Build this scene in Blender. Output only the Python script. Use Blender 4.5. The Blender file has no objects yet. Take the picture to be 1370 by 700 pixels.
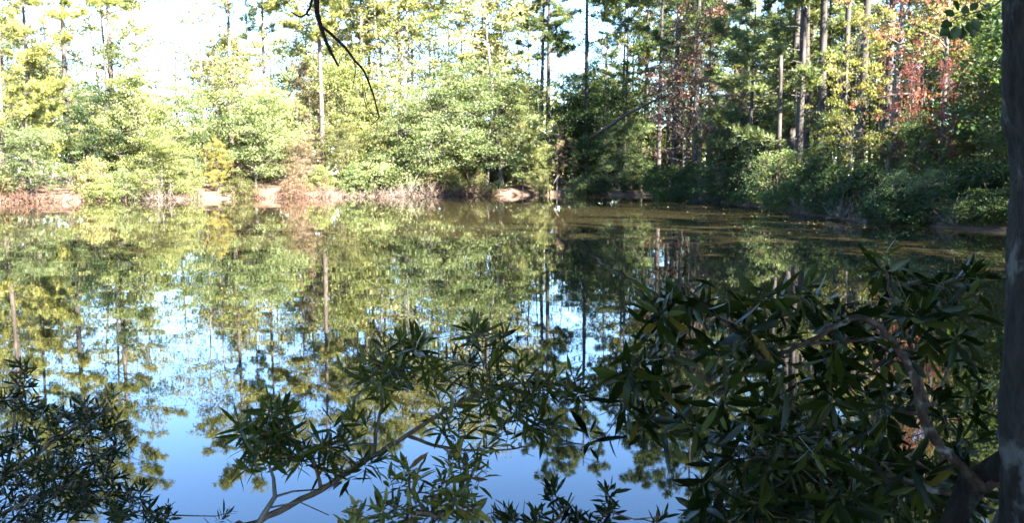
import bpy, math, random
import numpy as np
from mathutils import Vector

C = bpy.context.scene
col = C.collection
R = math.radians
PI = math.pi

# ------------------------------------------------------------------ camera
CAM_H = 2.0
F = 1140.0                      # focal length in pixels of the 1370 x 700 frame
HOR = 232.0                     # row of the horizon
PITCH = math.atan((350 - HOR) / F)
cd = bpy.data.cameras.new('camera')
cam = bpy.data.objects.new('camera', cd)
col.objects.link(cam)
cam.location = (0, 0, CAM_H)
cam.rotation_euler = (PI / 2 - PITCH, 0, 0)
cd.sensor_width = 36.0
cd.lens = 36.0 * F / 1370.0
cd.clip_start = 0.05
cd.clip_end = 2000
cd.dof.use_dof = True
cd.dof.focus_distance = 2.35
cd.dof.aperture_fstop = 11.0
C.camera = cam

# ------------------------------------------------------------------ light
SUN_EL = R(37)
SUN_DIR = Vector((0.68 * math.cos(SUN_EL), -0.733 * math.cos(SUN_EL), math.sin(SUN_EL)))   # towards the sun
w = bpy.data.worlds.new('World')
C.world = w
w.use_nodes = True
nt = w.node_tree
bg = nt.nodes['Background']
sky = nt.nodes.new('ShaderNodeTexSky')
sky.sky_type = 'NISHITA'
sky.sun_disc = False
sky.sun_elevation = SUN_EL
sky.sun_rotation = math.atan2(SUN_DIR.x, SUN_DIR.y)
sky.air_density = 1.0
sky.dust_density = 0.0
sky.ozone_density = 7.0
bg.inputs['Strength'].default_value = 0.06
nt.links.new(sky.outputs[0], bg.inputs['Color'])
sd = bpy.data.lights.new('sun', 'SUN')
sd.energy = 5.0
sd.angle = R(0.5)
sd.color = (1.0, 0.94, 0.84)
so = bpy.data.objects.new('sun', sd)
so.rotation_euler = SUN_DIR.to_track_quat('Z', 'Y').to_euler()
so.location = SUN_DIR * 100
col.objects.link(so)
C.view_settings.view_transform = 'Standard'
C.view_settings.look = 'None'
C.view_settings.gamma = 1.0
C.view_settings.use_curve_mapping = False
C.view_settings.exposure = 4.55
C.render.engine = 'CYCLES'
C.cycles.use_denoising = True
C.cycles.max_bounces = 6
C.cycles.diffuse_bounces = 3
C.cycles.glossy_bounces = 3
C.cycles.transmission_bounces = 4
C.cycles.caustics_reflective = False
C.cycles.caustics_refractive = False
C.cycles.sample_clamp_indirect = 6.0

# ------------------------------------------------------------------ pixel -> world
cp, sp = math.cos(PITCH), math.sin(PITCH)
def ray(px, py):
    u, v = (px - 685) / F, (350 - py) / F
    return Vector((u, cp + v * sp, -sp + v * cp))
def P(px, py, Y):                       # the point of the pixel's ray at distance Y ahead
    d = ray(px, py)
    return Vector((0, 0, CAM_H)) + d * (Y / d.y)
def on_water(px, py):
    d = ray(px, py)
    return Vector((0, 0, CAM_H)) + d * (-CAM_H / d.z)
def at(px, Y, z=1.0):                   # x of a thing standing at distance Y
    return (px - 685) / F * (Y * cp - (z - CAM_H) * sp)

# ------------------------------------------------------------------ materials
def new_mat(name):
    m = bpy.data.materials.new(name)
    m.use_nodes = True
    n = m.node_tree.nodes
    return m, n, m.node_tree.links, n['Principled BSDF']

def ramp(n, stops):
    r = n.new('ShaderNodeValToRGB')
    el = r.color_ramp.elements
    while len(el) < len(stops):
        el.new(0.5)
    for e, (p, c) in zip(el, stops):
        e.position = p
        e.color = (*c, 1)
    return r

def leaf_mat(name, colors, rough=0.55, spec=0.25, trans=0.48, old=None, tcol=(1.25, 1.2, 0.6)):
    m, n, l, b = new_mat(name)
    a = n.new('ShaderNodeAttribute'); a.attribute_name = 'tint'
    oi = n.new('ShaderNodeObjectInfo')
    mu = n.new('ShaderNodeMath'); mu.operation = 'MULTIPLY_ADD'
    mu.inputs[1].default_value = 0.3; mu.inputs[2].default_value = -0.15
    l.new(oi.outputs['Random'], mu.inputs[0])
    ad = n.new('ShaderNodeMath'); ad.operation = 'ADD'; ad.use_clamp = True
    l.new(a.outputs['Fac'], ad.inputs[0]); l.new(mu.outputs[0], ad.inputs[1])
    k = len(colors) - 1
    stops = [(i / k * (0.90 if old else 1.0), c) for i, c in enumerate(colors)]
    r = ramp(n, stops + ([(0.97, old)] if old else []))
    l.new(a.outputs['Fac'] if old else ad.outputs[0], r.inputs[0]) if old else l.new(ad.outputs[0], r.inputs[0])
    l.new(r.outputs[0], b.inputs['Base Color'])
    b.inputs['Roughness'].default_value = rough
    b.inputs['Specular IOR Level'].default_value = spec
    t = n.new('ShaderNodeBsdfTranslucent')
    mx = n.new('ShaderNodeMixRGB'); mx.blend_type = 'MULTIPLY'; mx.inputs[0].default_value = 1
    mx.inputs[2].default_value = (*tcol, 1)
    l.new(r.outputs[0], mx.inputs[1]); l.new(mx.outputs[0], t.inputs['Color'])
    ms = n.new('ShaderNodeMixShader'); ms.inputs[0].default_value = trans
    l.new(b.outputs[0], ms.inputs[1]); l.new(t.outputs[0], ms.inputs[2])
    l.new(ms.outputs[0], n['Material Output'].inputs['Surface'])
    return m

def bark_mat(name, c0, c1, c2, scale=3.0, stretch=0.18, bump=0.4, patches=None):
    m, n, l, b = new_mat(name)
    tc = n.new('ShaderNodeTexCoord')
    mp = n.new('ShaderNodeMapping'); mp.inputs['Scale'].default_value = (1, 1, stretch)
    l.new(tc.outputs['Object'], mp.inputs[0])
    no = n.new('ShaderNodeTexNoise'); no.inputs['Scale'].default_value = scale
    no.inputs['Detail'].default_value = 6; no.inputs['Roughness'].default_value = 0.7
    l.new(mp.outputs[0], no.inputs['Vector'])
    r = ramp(n, [(0.28, c0), (0.5, c1), (0.72, c2)])
    l.new(no.outputs['Fac'], r.inputs[0])
    out = r.outputs[0]
    if patches:
        n2 = n.new('ShaderNodeTexNoise'); n2.inputs['Scale'].default_value = patches[0]
        n2.inputs['Detail'].default_value = 4; n2.inputs['Roughness'].default_value = 0.6
        l.new(tc.outputs['Object'], n2.inputs['Vector'])
        r2 = ramp(n, [(patches[1], (0, 0, 0)), (patches[1] + 0.07, (1, 1, 1))])
        l.new(n2.outputs['Fac'], r2.inputs[0])
        mx = n.new('ShaderNodeMixRGB'); mx.inputs[2].default_value = (*patches[2], 1)
        l.new(r2.outputs[0], mx.inputs[0]); l.new(out, mx.inputs[1])
        out = mx.outputs[0]
    l.new(out, b.inputs['Base Color'])
    b.inputs['Roughness'].default_value = 0.9
    b.inputs['Specular IOR Level'].default_value = 0.15
    bu = n.new('ShaderNodeBump'); bu.inputs['Strength'].default_value = bump
    bu.inputs['Distance'].default_value = 0.02
    l.new(no.outputs['Fac'], bu.inputs['Height']); l.new(bu.outputs[0], b.inputs['Normal'])
    return m

M = {}
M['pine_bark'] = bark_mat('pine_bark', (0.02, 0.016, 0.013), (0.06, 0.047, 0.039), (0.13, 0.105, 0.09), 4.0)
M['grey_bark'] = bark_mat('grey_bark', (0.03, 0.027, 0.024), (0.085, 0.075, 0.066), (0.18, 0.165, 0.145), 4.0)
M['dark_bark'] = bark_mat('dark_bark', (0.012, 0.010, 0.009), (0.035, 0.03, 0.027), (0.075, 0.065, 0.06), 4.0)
M['dead_wood'] = bark_mat('dead_wood', (0.03, 0.023, 0.018), (0.085, 0.067, 0.055), (0.18, 0.15, 0.13), 8.0)
M['twig'] = bark_mat('twig_bark', (0.04, 0.028, 0.02), (0.10, 0.07, 0.05), (0.19, 0.145, 0.11), 30.0, 0.4, 0.3)
M['smooth_branch'] = bark_mat('smooth_branch_bark', (0.02, 0.013, 0.010), (0.055, 0.038, 0.029), (0.12, 0.09, 0.07), 35.0, 0.6, 0.6,
                              (14.0, 0.56, (0.20, 0.19, 0.17)))
M['black_twig'] = bark_mat('black_twig_bark', (0.006, 0.005, 0.004), (0.012, 0.010, 0.009), (0.02, 0.017, 0.015), 60.0, 0.5, 0.3)
M['lichen_bark'] = bark_mat('lichen_bark', (0.006, 0.005, 0.004), (0.018, 0.016, 0.014), (0.042, 0.038, 0.034), 40.0, 0.30, 1.0,
                            (8.0, 0.56, (0.075, 0.074, 0.072)))

G = {}
def L(key, *cols, **kw):
    G[key] = leaf_mat(key + '_leaf', cols, **kw)
L('yellow_green', (0.092, 0.112, 0.040), (0.150, 0.172, 0.062), (0.215, 0.215, 0.085))
L('pale_yellow', (0.15, 0.155, 0.065), (0.215, 0.21, 0.09), (0.27, 0.245, 0.11))
L('light_green', (0.075, 0.105, 0.042), (0.122, 0.158, 0.066), (0.175, 0.20, 0.09))
L('grey_green', (0.065, 0.088, 0.038), (0.106, 0.136, 0.059), (0.153, 0.177, 0.083))
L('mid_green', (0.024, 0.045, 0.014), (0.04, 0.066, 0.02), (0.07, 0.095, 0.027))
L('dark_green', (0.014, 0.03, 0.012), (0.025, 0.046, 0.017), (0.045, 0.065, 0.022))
L('olive', (0.055, 0.065, 0.025), (0.09, 0.098, 0.036), (0.14, 0.13, 0.05))
L('pine_needle', (0.05, 0.075, 0.022), (0.085, 0.11, 0.032), (0.14, 0.145, 0.045), rough=0.45)
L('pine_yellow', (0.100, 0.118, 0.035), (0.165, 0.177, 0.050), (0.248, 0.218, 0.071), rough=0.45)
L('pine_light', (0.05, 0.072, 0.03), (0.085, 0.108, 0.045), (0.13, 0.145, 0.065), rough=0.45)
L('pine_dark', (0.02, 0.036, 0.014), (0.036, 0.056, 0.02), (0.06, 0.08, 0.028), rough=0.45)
L('crimson', (0.06, 0.018, 0.018), (0.095, 0.026, 0.026), (0.12, 0.05, 0.035), tcol=(1.3, 0.8, 0.7))
L('orange_red', (0.14, 0.06, 0.032), (0.20, 0.095, 0.055), (0.22, 0.13, 0.065), tcol=(1.3, 0.9, 0.6))
L('coral', (0.11, 0.078, 0.05), (0.165, 0.115, 0.075), (0.19, 0.15, 0.085), tcol=(1.2, 0.95, 0.7))
L('dead_brown', (0.06, 0.03, 0.018), (0.11, 0.058, 0.036), (0.17, 0.095, 0.06), trans=0.15)
L('purple_brown', (0.035, 0.018, 0.016), (0.06, 0.032, 0.027), (0.10, 0.05, 0.035), trans=0.2)
L('gold', (0.13, 0.12, 0.03), (0.19, 0.165, 0.04), (0.25, 0.21, 0.06))
L('myrtle', (0.010, 0.015, 0.004), (0.016, 0.024, 0.006), (0.032, 0.042, 0.011), rough=0.36, spec=0.16, trans=0.2, old=(0.09, 0.06, 0.02))
L('titi', (0.020, 0.030, 0.005), (0.038, 0.050, 0.008), (0.085, 0.092, 0.016), rough=0.36, spec=0.15, trans=0.28, old=(0.17, 0.12, 0.02))
L('maple_yellow', (0.10, 0.12, 0.032), (0.16, 0.165, 0.045), (0.23, 0.20, 0.065))
L('titi_yellow', (0.045, 0.058, 0.009), (0.085, 0.092, 0.014), (0.20, 0.17, 0.028), rough=0.4, spec=0.45, trans=0.3, old=(0.16, 0.07, 0.02))
L('bay', (0.005, 0.010, 0.0015), (0.012, 0.021, 0.0035), (0.065, 0.080, 0.014), rough=0.34, spec=0.14, trans=0.28, old=(0.10, 0.075, 0.014))
L('round_leaf', (0.025, 0.05, 0.016), (0.04, 0.07, 0.02), (0.06, 0.095, 0.03), rough=0.4, spec=0.4, trans=0.35)
L('reed', (0.04, 0.055, 0.02), (0.07, 0.09, 0.03), (0.11, 0.12, 0.045))

# ------------------------------------------------------------------ mesh helpers
def mesh_from(name, V, loops, starts, totals, tint=None, smooth=False):
    me = bpy.data.meshes.new(name)
    V = np.asarray(V, dtype=np.float32)
    loops = np.asarray(loops, dtype=np.int32); starts = np.asarray(starts, dtype=np.int32); totals = np.asarray(totals, dtype=np.int32)
    me.vertices.add(len(V)); me.vertices.foreach_set('co', V.ravel())
    me.loops.add(len(loops)); me.loops.foreach_set('vertex_index', loops)
    me.polygons.add(len(starts))
    me.polygons.foreach_set('loop_start', starts)
    me.polygons.foreach_set('loop_total', totals)
    if smooth:
        me.polygons.foreach_set('use_smooth', np.ones(len(starts), dtype=bool))
    me.update(calc_edges=True)
    if tint is not None:
        at_ = me.attributes.new('tint', 'FLOAT', 'FACE')
        at_.data.foreach_set('value', np.asarray(tint, dtype=np.float32))
    me.validate()
    return me

class Wood:
    """Tapered tubes collected into one mesh."""
    def __init__(s):
        s.v = []; s.f = []
    def tube(s, pts, rad, sides=6, jitter=0.0, rng=None, cap=True):
        pts = [Vector(p) for p in pts]
        n = len(pts)
        base = len(s.v)
        t0 = (pts[1] - pts[0]).normalized()
        u = t0.orthogonal().normalized()
        for i, p in enumerate(pts):
            t = (pts[min(i + 1, n - 1)] - pts[max(i - 1, 0)])
            t = t.normalized() if t.length > 1e-9 else t0
            u = (u - t * u.dot(t))
            u = u.normalized() if u.length > 1e-6 else t.orthogonal().normalized()
            b = t.cross(u)
            for k in range(sides):
                a = 2 * PI * k / sides
                r = rad[i] * (1 + (rng.uniform(-jitter, jitter) if jitter else 0))
                s.v.append(p + (u * math.cos(a) + b * math.sin(a)) * r)
        for i in range(n - 1):
            for k in range(sides):
                k2 = (k + 1) % sides
                s.f.append((base + i * sides + k, base + i * sides + k2, base + (i + 1) * sides + k2, base + (i + 1) * sides + k))
        if cap:
            s.f.append(tuple(base + (n - 1) * sides + k for k in range(sides)))
            s.f.append(tuple(base + k for k in reversed(range(sides))))
    def mesh(s, name):
        me = bpy.data.meshes.new(name)
        me.from_pydata([tuple(v) for v in s.v], [], s.f)
        me.polygons.foreach_set('use_smooth', np.ones(len(me.polygons), dtype=bool))
        me.update()
        return me

def unit(a):
    return a / np.maximum(np.linalg.norm(a, axis=1, keepdims=True), 1e-9)

def cards(cen, size, rng, aspect=0.55, flat=0.5, tint=None, fold=0.25):
    """Small folded leaf shapes (two triangles each) scattered at CEN."""
    n = len(cen)
    d = rng.normal(size=(n, 3)); d[:, 2] *= 0.7; d = unit(d)
    nr = rng.normal(size=(n, 3)); nr[:, 2] = np.abs(nr[:, 2]) + flat * 1.2
    side = unit(np.cross(d, nr)); nr = unit(np.cross(side, d))
    L_ = (size * rng.uniform(0.6, 1.35, n))[:, None]
    W_ = L_ * aspect * 0.5
    b = cen - d * L_ * 0.5
    t = cen + d * L_ * 0.5
    l = cen - side * W_ + nr * L_ * fold * 0.3
    r = cen + side * W_ + nr * L_ * fold * 0.3
    V = np.stack([b, l, t, r], 1).reshape(-1, 3)
    i = np.arange(n) * 4
    loops = np.stack([i, i + 2, i + 1, i, i + 3, i + 2], 1).ravel()
    tt = rng.uniform(0, 1, n) if tint is None else tint
    return V, loops, np.repeat(tt, 2)

def card_mesh(name, cen, size, rng, **kw):
    V, loops, tint = cards(np.asarray(cen), size, rng, **kw)
    k = len(loops) // 3
    return mesh_from(name, V, loops, np.arange(k) * 3, np.full(k, 3), tint)

def needle_mesh(name, cen, axis, length, rng, per=10, width=0.05):
    """Tufts of thin blades: pine needles."""
    cen = np.asarray(cen); axis = unit(np.asarray(axis) + 1e-6)
    n = len(cen)
    d = unit(np.repeat(axis, per, 0) * 0.75 + rng.normal(size=(n * per, 3)) * 0.62)
    c = np.repeat(cen, per, 0)
    L_ = (length * rng.uniform(0.7, 1.2, n * per))[:, None]
    s = unit(np.cross(d, rng.normal(size=(n * per, 3)))) * (L_ * width)
    c = c + d * L_ * 0.04
    mid = c + d * L_ * 0.5
    V = np.stack([c, mid - s, c + d * L_, mid + s], 1).reshape(-1, 3)
    i = np.arange(n * per) * 4
    loops = np.stack([i, i + 1, i + 2, i + 3], 1).ravel()
    tint = np.clip(np.repeat(rng.uniform(0, 1, n), per) + rng.normal(size=n * per) * 0.12, 0, 1)
    return mesh_from(name, V, loops, np.arange(n * per) * 4, np.full(n * per, 4), tint)

def blades(bases, dirs, norms, Ls, Ws, rng, droop=0.15, wid=((0.38, 1.0), (0.72, 0.8)), fold=0.25):
    """Real leaf blades with a folded midrib: arrays in, mesh pieces out."""
    n = len(bases)
    d = unit(dirs); side = unit(np.cross(d, norms)); nr = unit(np.cross(side, d))
    L_ = Ls[:, None]; W_ = Ws[:, None] * 0.5
    dr = (droop * rng.uniform(-0.2, 1.2, n))[:, None]
    def cen(t):
        return bases + d * L_ * t - nr * L_ * dr * t * t
    (t1, w1), (t2, w2) = wid
    rows = [cen(0.0)]
    for t, w_ in ((t1, w1), (t2, w2)):
        c = cen(t)
        rows += [c - side * W_ * w_ + nr * W_ * fold * w_, c, c + side * W_ * w_ + nr * W_ * fold * w_]
    rows.append(cen(1.0))
    V = np.stack(rows, 1).reshape(-1, 3)
    i = np.arange(n) * 8
    faces = [(0, 2, 1), (0, 3, 2), (1, 2, 5, 4), (2, 3, 6, 5), (4, 5, 7), (5, 6, 7)]
    return V, i, faces

def blade_mesh(name, bases, dirs, norms, Ls, Ws, rng, tint, **kw):
    V, i, faces = blades(bases, dirs, norms, Ls, Ws, rng, **kw)
    n = len(i)
    pat = np.concatenate([np.array(f) for f in faces])
    loops = (i[:, None] + pat[None, :]).ravel()
    tot1 = np.array([len(f) for f in faces])
    totals = np.tile(tot1, n)
    starts = np.concatenate([[0], np.cumsum(totals)[:-1]])
    return mesh_from(name, V, loops, starts, totals, np.repeat(tint, len(faces)), smooth=True)

# ------------------------------------------------------------------ object helpers
def tag(o, label=None, cat=None, group=None, kind=None):
    for k, v in (('label', label), ('category', cat), ('group', group), ('kind', kind)):
        if v:
            o[k] = v
    return o
def empty(name, loc):
    o = bpy.data.objects.new(name, None)
    o.location = loc
    o.empty_display_size = 0.2
    col.objects.link(o)
    return o
def part(name, me, mat, parent=None):
    o = bpy.data.objects.new(name, me)
    if not me.materials:
        me.materials.append(mat)
    col.objects.link(o)
    if parent:
        o.parent = parent
    if me.materials[0] is not mat:
        o.material_slots[0].link = 'OBJECT'
        o.material_slots[0].material = mat
    return o

# ------------------------------------------------------------------ the pond and its banks
shore_px = [(-260, 279), (-120, 275), (0, 271.5), (100, 269), (200, 267.5), (320, 265.5), (420, 264), (550, 262.5), (650, 261.5), (760, 261),
            (850, 261.5), (905, 264), (1000, 275), (1080, 287), (1160, 297), (1250, 303), (1340, 310), (1440, 318), (1600, 330)]
far = [on_water(*p).xy for p in shore_px]
poly = [(v.x, v.y) for v in far]
poly += [(19.5, 18), (14, 12.5), (8.0, 9.0), (4.6, 6.4), (2.6, 4.5), (1.2, 3.7), (0, 3.6), (-1.4, 3.6), (-2.6, 3.6), (-4.5, 3.9), (-8, 5.2), (-16, 8), (-30, 14), (-48, 26), (-58, 40)]
POLY = np.array(poly)

def sdist(x, y):
    """Signed distance to the shoreline: positive on land."""
    x = np.asarray(x, dtype=float); y = np.asarray(y, dtype=float)
    best = np.full(x.shape, 1e9); inside = np.zeros(x.shape, bool)
    for (ax, ay), (bx, by) in zip(POLY, np.roll(POLY, -1, 0)):
        dx, dy = bx - ax, by - ay
        t = np.clip(((x - ax) * dx + (y - ay) * dy) / (dx * dx + dy * dy), 0, 1)
        best = np.minimum(best, (x - ax - t * dx) ** 2 + (y - ay - t * dy) ** 2)
        c = (ay > y) != (by > y)
        with np.errstate(divide='ignore', invalid='ignore'):
            xi = ax + (y - ay) * dx / (dy if abs(dy) > 1e-12 else 1e-12)
        inside ^= c & (x < xi)
    d = np.sqrt(best)
    return np.where(inside, -d, d)

def wob(x, y):
    return (np.sin(x * 1.7 + y * 0.6) * 0.5 + np.sin(x * 0.53 - y * 1.1 + 1.3) + 0.6 * np.sin(x * 2.9 + y * 2.3 + 0.4) + 0.7 * np.sin(y * 0.31 + x * 0.23)) / 2.8
def hz(x, y):
    x = np.asarray(x, dtype=float); y = np.asarray(y, dtype=float)
    d = sdist(x, y) + wob(x, y) * 0.35
    farness = np.clip((y - 12) / 25, 0, 1)
    land = np.clip(d, 0, 0.7) / 0.7
    rightb = np.clip((x - 5) / 6, 0, 1) * np.clip((y - 12) / 10, 0, 1)
    lip = (1 - 0.6 * rightb) * (0.20 + 0.30 * farness + 0.10 * wob(x * 0.7, y * 0.7)) * np.sin(land * PI / 2)
    rise = farness * (1.2 - 0.5 * rightb) * (1 - np.exp(-np.clip(d - 0.7, 0, None) / 7.0))
    rough = 0.09 * wob(x * 1.9 + 4, y * 1.9) * land
    z = lip + rise + rough
    under = -np.clip(-d, 0, 4) * 0.35 - 0.02
    return np.where(d > 0, z, under)
def gz(x, y):
    return float(hz(np.array([x]), np.array([y]))[0])

def axis_steps(lo, hi, a, b, step):
    mid = np.arange(a, b + step * 0.5, step)
    g1 = a - np.geomspace(step, a - lo, 16)[::-1]
    g2 = b + np.geomspace(step, hi - b, 16)
    return np.concatenate([g1, mid, g2])
gx = axis_steps(-310, 310, -62, 46, 0.55)
gy = axis_steps(-190, 410, -12, 98, 0.55)
X, Y = np.meshgrid(gx, gy)
Z = hz(X, Y)
V = np.stack([X, Y, Z], -1).reshape(-1, 3)
nx, ny = len(gx), len(gy)
i0 = (np.arange(ny - 1)[:, None] * nx + np.arange(nx - 1)[None, :]).ravel()
loops = np.stack([i0, i0 + 1, i0 + nx + 1, i0 + nx], 1).ravel()
gm = mesh_from('ground', V, loops, np.arange(len(i0)) * 4, np.full(len(i0), 4), smooth=True)
m, n, l, b = new_mat('leaf_litter')
tc = n.new('ShaderNodeTexCoord')
n1 = n.new('ShaderNodeTexNoise'); n1.inputs['Scale'].default_value = 0.35; n1.inputs['Detail'].default_value = 5
n2 = n.new('ShaderNodeTexNoise'); n2.inputs['Scale'].default_value = 9.0; n2.inputs['Detail'].default_value = 8; n2.inputs['Roughness'].default_value = 0.75
l.new(tc.outputs['Object'], n1.inputs['Vector']); l.new(tc.outputs['Object'], n2.inputs['Vector'])
r1 = ramp(n, [(0.35, (0.17, 0.115, 0.085)), (0.55, (0.24, 0.18, 0.14)), (0.7, (0.15, 0.12, 0.07))])
r2 = ramp(n, [(0.3, (0.22, 0.19, 0.18)), (0.64, (0.44, 0.42, 0.41))])
l.new(n1.outputs['Fac'], r1.inputs[0]); l.new(n2.outputs['Fac'], r2.inputs[0])
mx = n.new('ShaderNodeMixRGB'); mx.blend_type = 'MULTIPLY'; mx.inputs[0].default_value = 1
l.new(r1.outputs[0], mx.inputs[1]); l.new(r2.outputs[0], mx.inputs[2])
l.new(mx.outputs[0], b.inputs['Base Color'])
b.inputs['Roughness'].default_value = 0.95; b.inputs['Specular IOR Level'].default_value = 0.1
bu = n.new('ShaderNodeBump'); bu.inputs['Strength'].default_value = 0.8; bu.inputs['Distance'].default_value = 0.06
l.new(n2.outputs['Fac'], bu.inputs['Height']); l.new(bu.outputs[0], b.inputs['Normal'])
tag(part('ground', gm, m), kind='structure', label='brown leaf littered banks and forest floor around the pond')

# water: one still sheet, brown underneath, faint ripples
wx0, wx1, wy0, wy1 = -75.0, 40.0, 1.5, 92.0
wm = bpy.data.meshes.new('water')
wm.from_pydata([(wx0, wy0, 0), (wx1, wy0, 0), (wx1, wy1, 0), (wx0, wy1, 0)], [], [(0, 1, 2, 3)])
m, n, l, b = new_mat('pond_water')
b.inputs['Base Color'].default_value = (0.019, 0.0155, 0.0075, 1)
b.inputs['Roughness'].default_value = 0.015
b.inputs['IOR'].default_value = 1.333
geo = n.new('ShaderNodeNewGeometry')
mp = n.new('ShaderNodeMapping'); mp.inputs['Scale'].default_value = (1.0, 1.6, 1)
l.new(geo.outputs['Position'], mp.inputs[0])
na = n.new('ShaderNodeTexNoise'); na.inputs['Scale'].default_value = 1.6; na.inputs['Detail'].default_value = 1.5; na.inputs['Roughness'].default_value = 0.5
nb = n.new('ShaderNodeTexNoise'); nb.inputs['Scale'].default_value = 0.28; nb.inputs['Detail'].default_value = 2
nm = n.new('ShaderNodeTexNoise'); nm.inputs['Scale'].default_value = 0.09; nm.inputs['Detail'].default_value = 3
for q in (na, nb):
    l.new(mp.outputs[0], q.inputs['Vector'])
mp2 = n.new('ShaderNodeMapping'); mp2.inputs['Scale'].default_value = (0.45, 2.0, 1)
l.new(geo.outputs['Position'], mp2.inputs[0]); l.new(mp2.outputs[0], nm.inputs['Vector'])
rm = ramp(n, [(0.42, (0.25, 0.25, 0.25)), (0.66, (1.0, 1.0, 1.0))])
l.new(nm.outputs['Fac'], rm.inputs[0])
mu = n.new('ShaderNodeMath'); mu.operation = 'MULTIPLY'
l.new(na.outputs['Fac'], mu.inputs[0]); l.new(rm.outputs[0], mu.inputs[1])
b1 = n.new('ShaderNodeBump'); b1.inputs['Strength'].default_value = 1; b1.inputs['Distance'].default_value = 0.0007
b2 = n.new('ShaderNodeBump'); b2.inputs['Strength'].default_value = 1; b2.inputs['Distance'].default_value = 0.0035
l.new(mu.outputs[0], b1.inputs['Height']); l.new(nb.outputs['Fac'], b2.inputs['Height'])
l.new(b2.outputs[0], b1.inputs['Normal']); l.new(b1.outputs[0], b.inputs['Normal'])
tag(part('water', wm, m), kind='structure', label='still dark pond water mirroring trees and sky')

# ------------------------------------------------------------------ tree prototypes
def trunk_path(rng, H, lean=0.02, wig=0.012, n=10):
    a = rng.uniform(0, 2 * PI)
    lx, ly = math.cos(a) * lean, math.sin(a) * lean
    ph = rng.uniform(0, 6, 4)
    pts = []
    for i in range(n + 1):
        t = i / n; z = t * H
        pts.append(Vector((lx * z + wig * H * (math.sin(3.1 * t + ph[0]) - math.sin(ph[0])) * 0.5, ly * z + wig * H * (math.sin(2.7 * t + ph[1]) - math.sin(ph[1])) * 0.5, z)))
    return pts
def along(pts, t):
    k = t * (len(pts) - 1); i = min(int(k), len(pts) - 2); f = k - i
    return pts[i].lerp(pts[i + 1], f)

def pine(seed, H=24.0, r=0.26, base=0.5, n_bough=34, reach=3.2, tuft=0.34, stubs=8, density=1.0):
    rng = np.random.default_rng(seed)
    w_ = Wood(); pts = trunk_path(rng, H, 0.018, 0.006, 12)
    w_.tube([pts[0] - Vector((0, 0, 0.4))] + pts, [r * 1.25] + [r * (1 - 0.83 * (i / 12) ** 1.1) for i in range(13)], 9)
    cen, ax = [], []
    for k in range(n_bough):
        t = base + (1 - base) * ((k + rng.uniform(0, 1)) / n_bough) ** 0.92 * 0.985
        p = along(pts, t)
        q = (t - base) / (1 - base)
        ln = reach * (0.45 + 0.8 * math.sin(PI * (0.22 + 0.72 * q))) * rng.uniform(0.55, 1.15)
        a = rng.uniform(0, 2 * PI)
        d = Vector((math.cos(a), math.sin(a), rng.uniform(-0.12, 0.3) + 0.35 * q))
        bp = [p, p + d * ln * 0.5 + Vector((0, 0, -0.02 * ln)), p + d * ln + Vector((0, 0, 0.08 * ln))]
        rr = max(0.012, r * 0.2 * (1 - 0.5 * q))
        w_.tube(bp, [rr, rr * 0.6, rr * 0.25], 4)
        nt_ = int(6 + ln * 3.2)
        for j in range(nt_):
            u = rng.uniform(0.35, 1.0)
            o = along(bp, u)
            s_ = Vector(rng.normal(size=3)); s_.z = abs(s_.z) * 0.5
            s_ = (s_.normalized() + d * 0.8).normalized()
            tl = rng.uniform(0.25, 0.8) * (1.25 - u * 0.5)
            e = o + s_ * tl
            w_.tube([o, e], [rr * 0.25, 0.006], 3, cap=False)
            m_ = int(rng.integers(3, 6) * density) + 1
            for g in range(m_):
                f = rng.uniform(0.35, 1.05)
                cen.append(o.lerp(e, f) + Vector(rng.normal(size=3) * 0.07))
                ax.append(s_ + Vector((0, 0, 0.35)))
    for k in range(stubs):
        t = rng.uniform(min(0.18, base * 0.6), base)
        p = along(pts, t); a = rng.uniform(0, 2 * PI); ln = rng.uniform(0.3, 1.3)
        e = p + Vector((math.cos(a) * ln, math.sin(a) * ln, rng.uniform(-0.1, 0.25) * ln))
        w_.tube([p, e], [0.03, 0.008], 4)
    return w_.mesh('pine_trunk'), needle_mesh('pine_crown', [tuple(c) for c in cen], [tuple(c) for c in ax], tuft, rng, per=9, width=0.075), H

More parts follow.
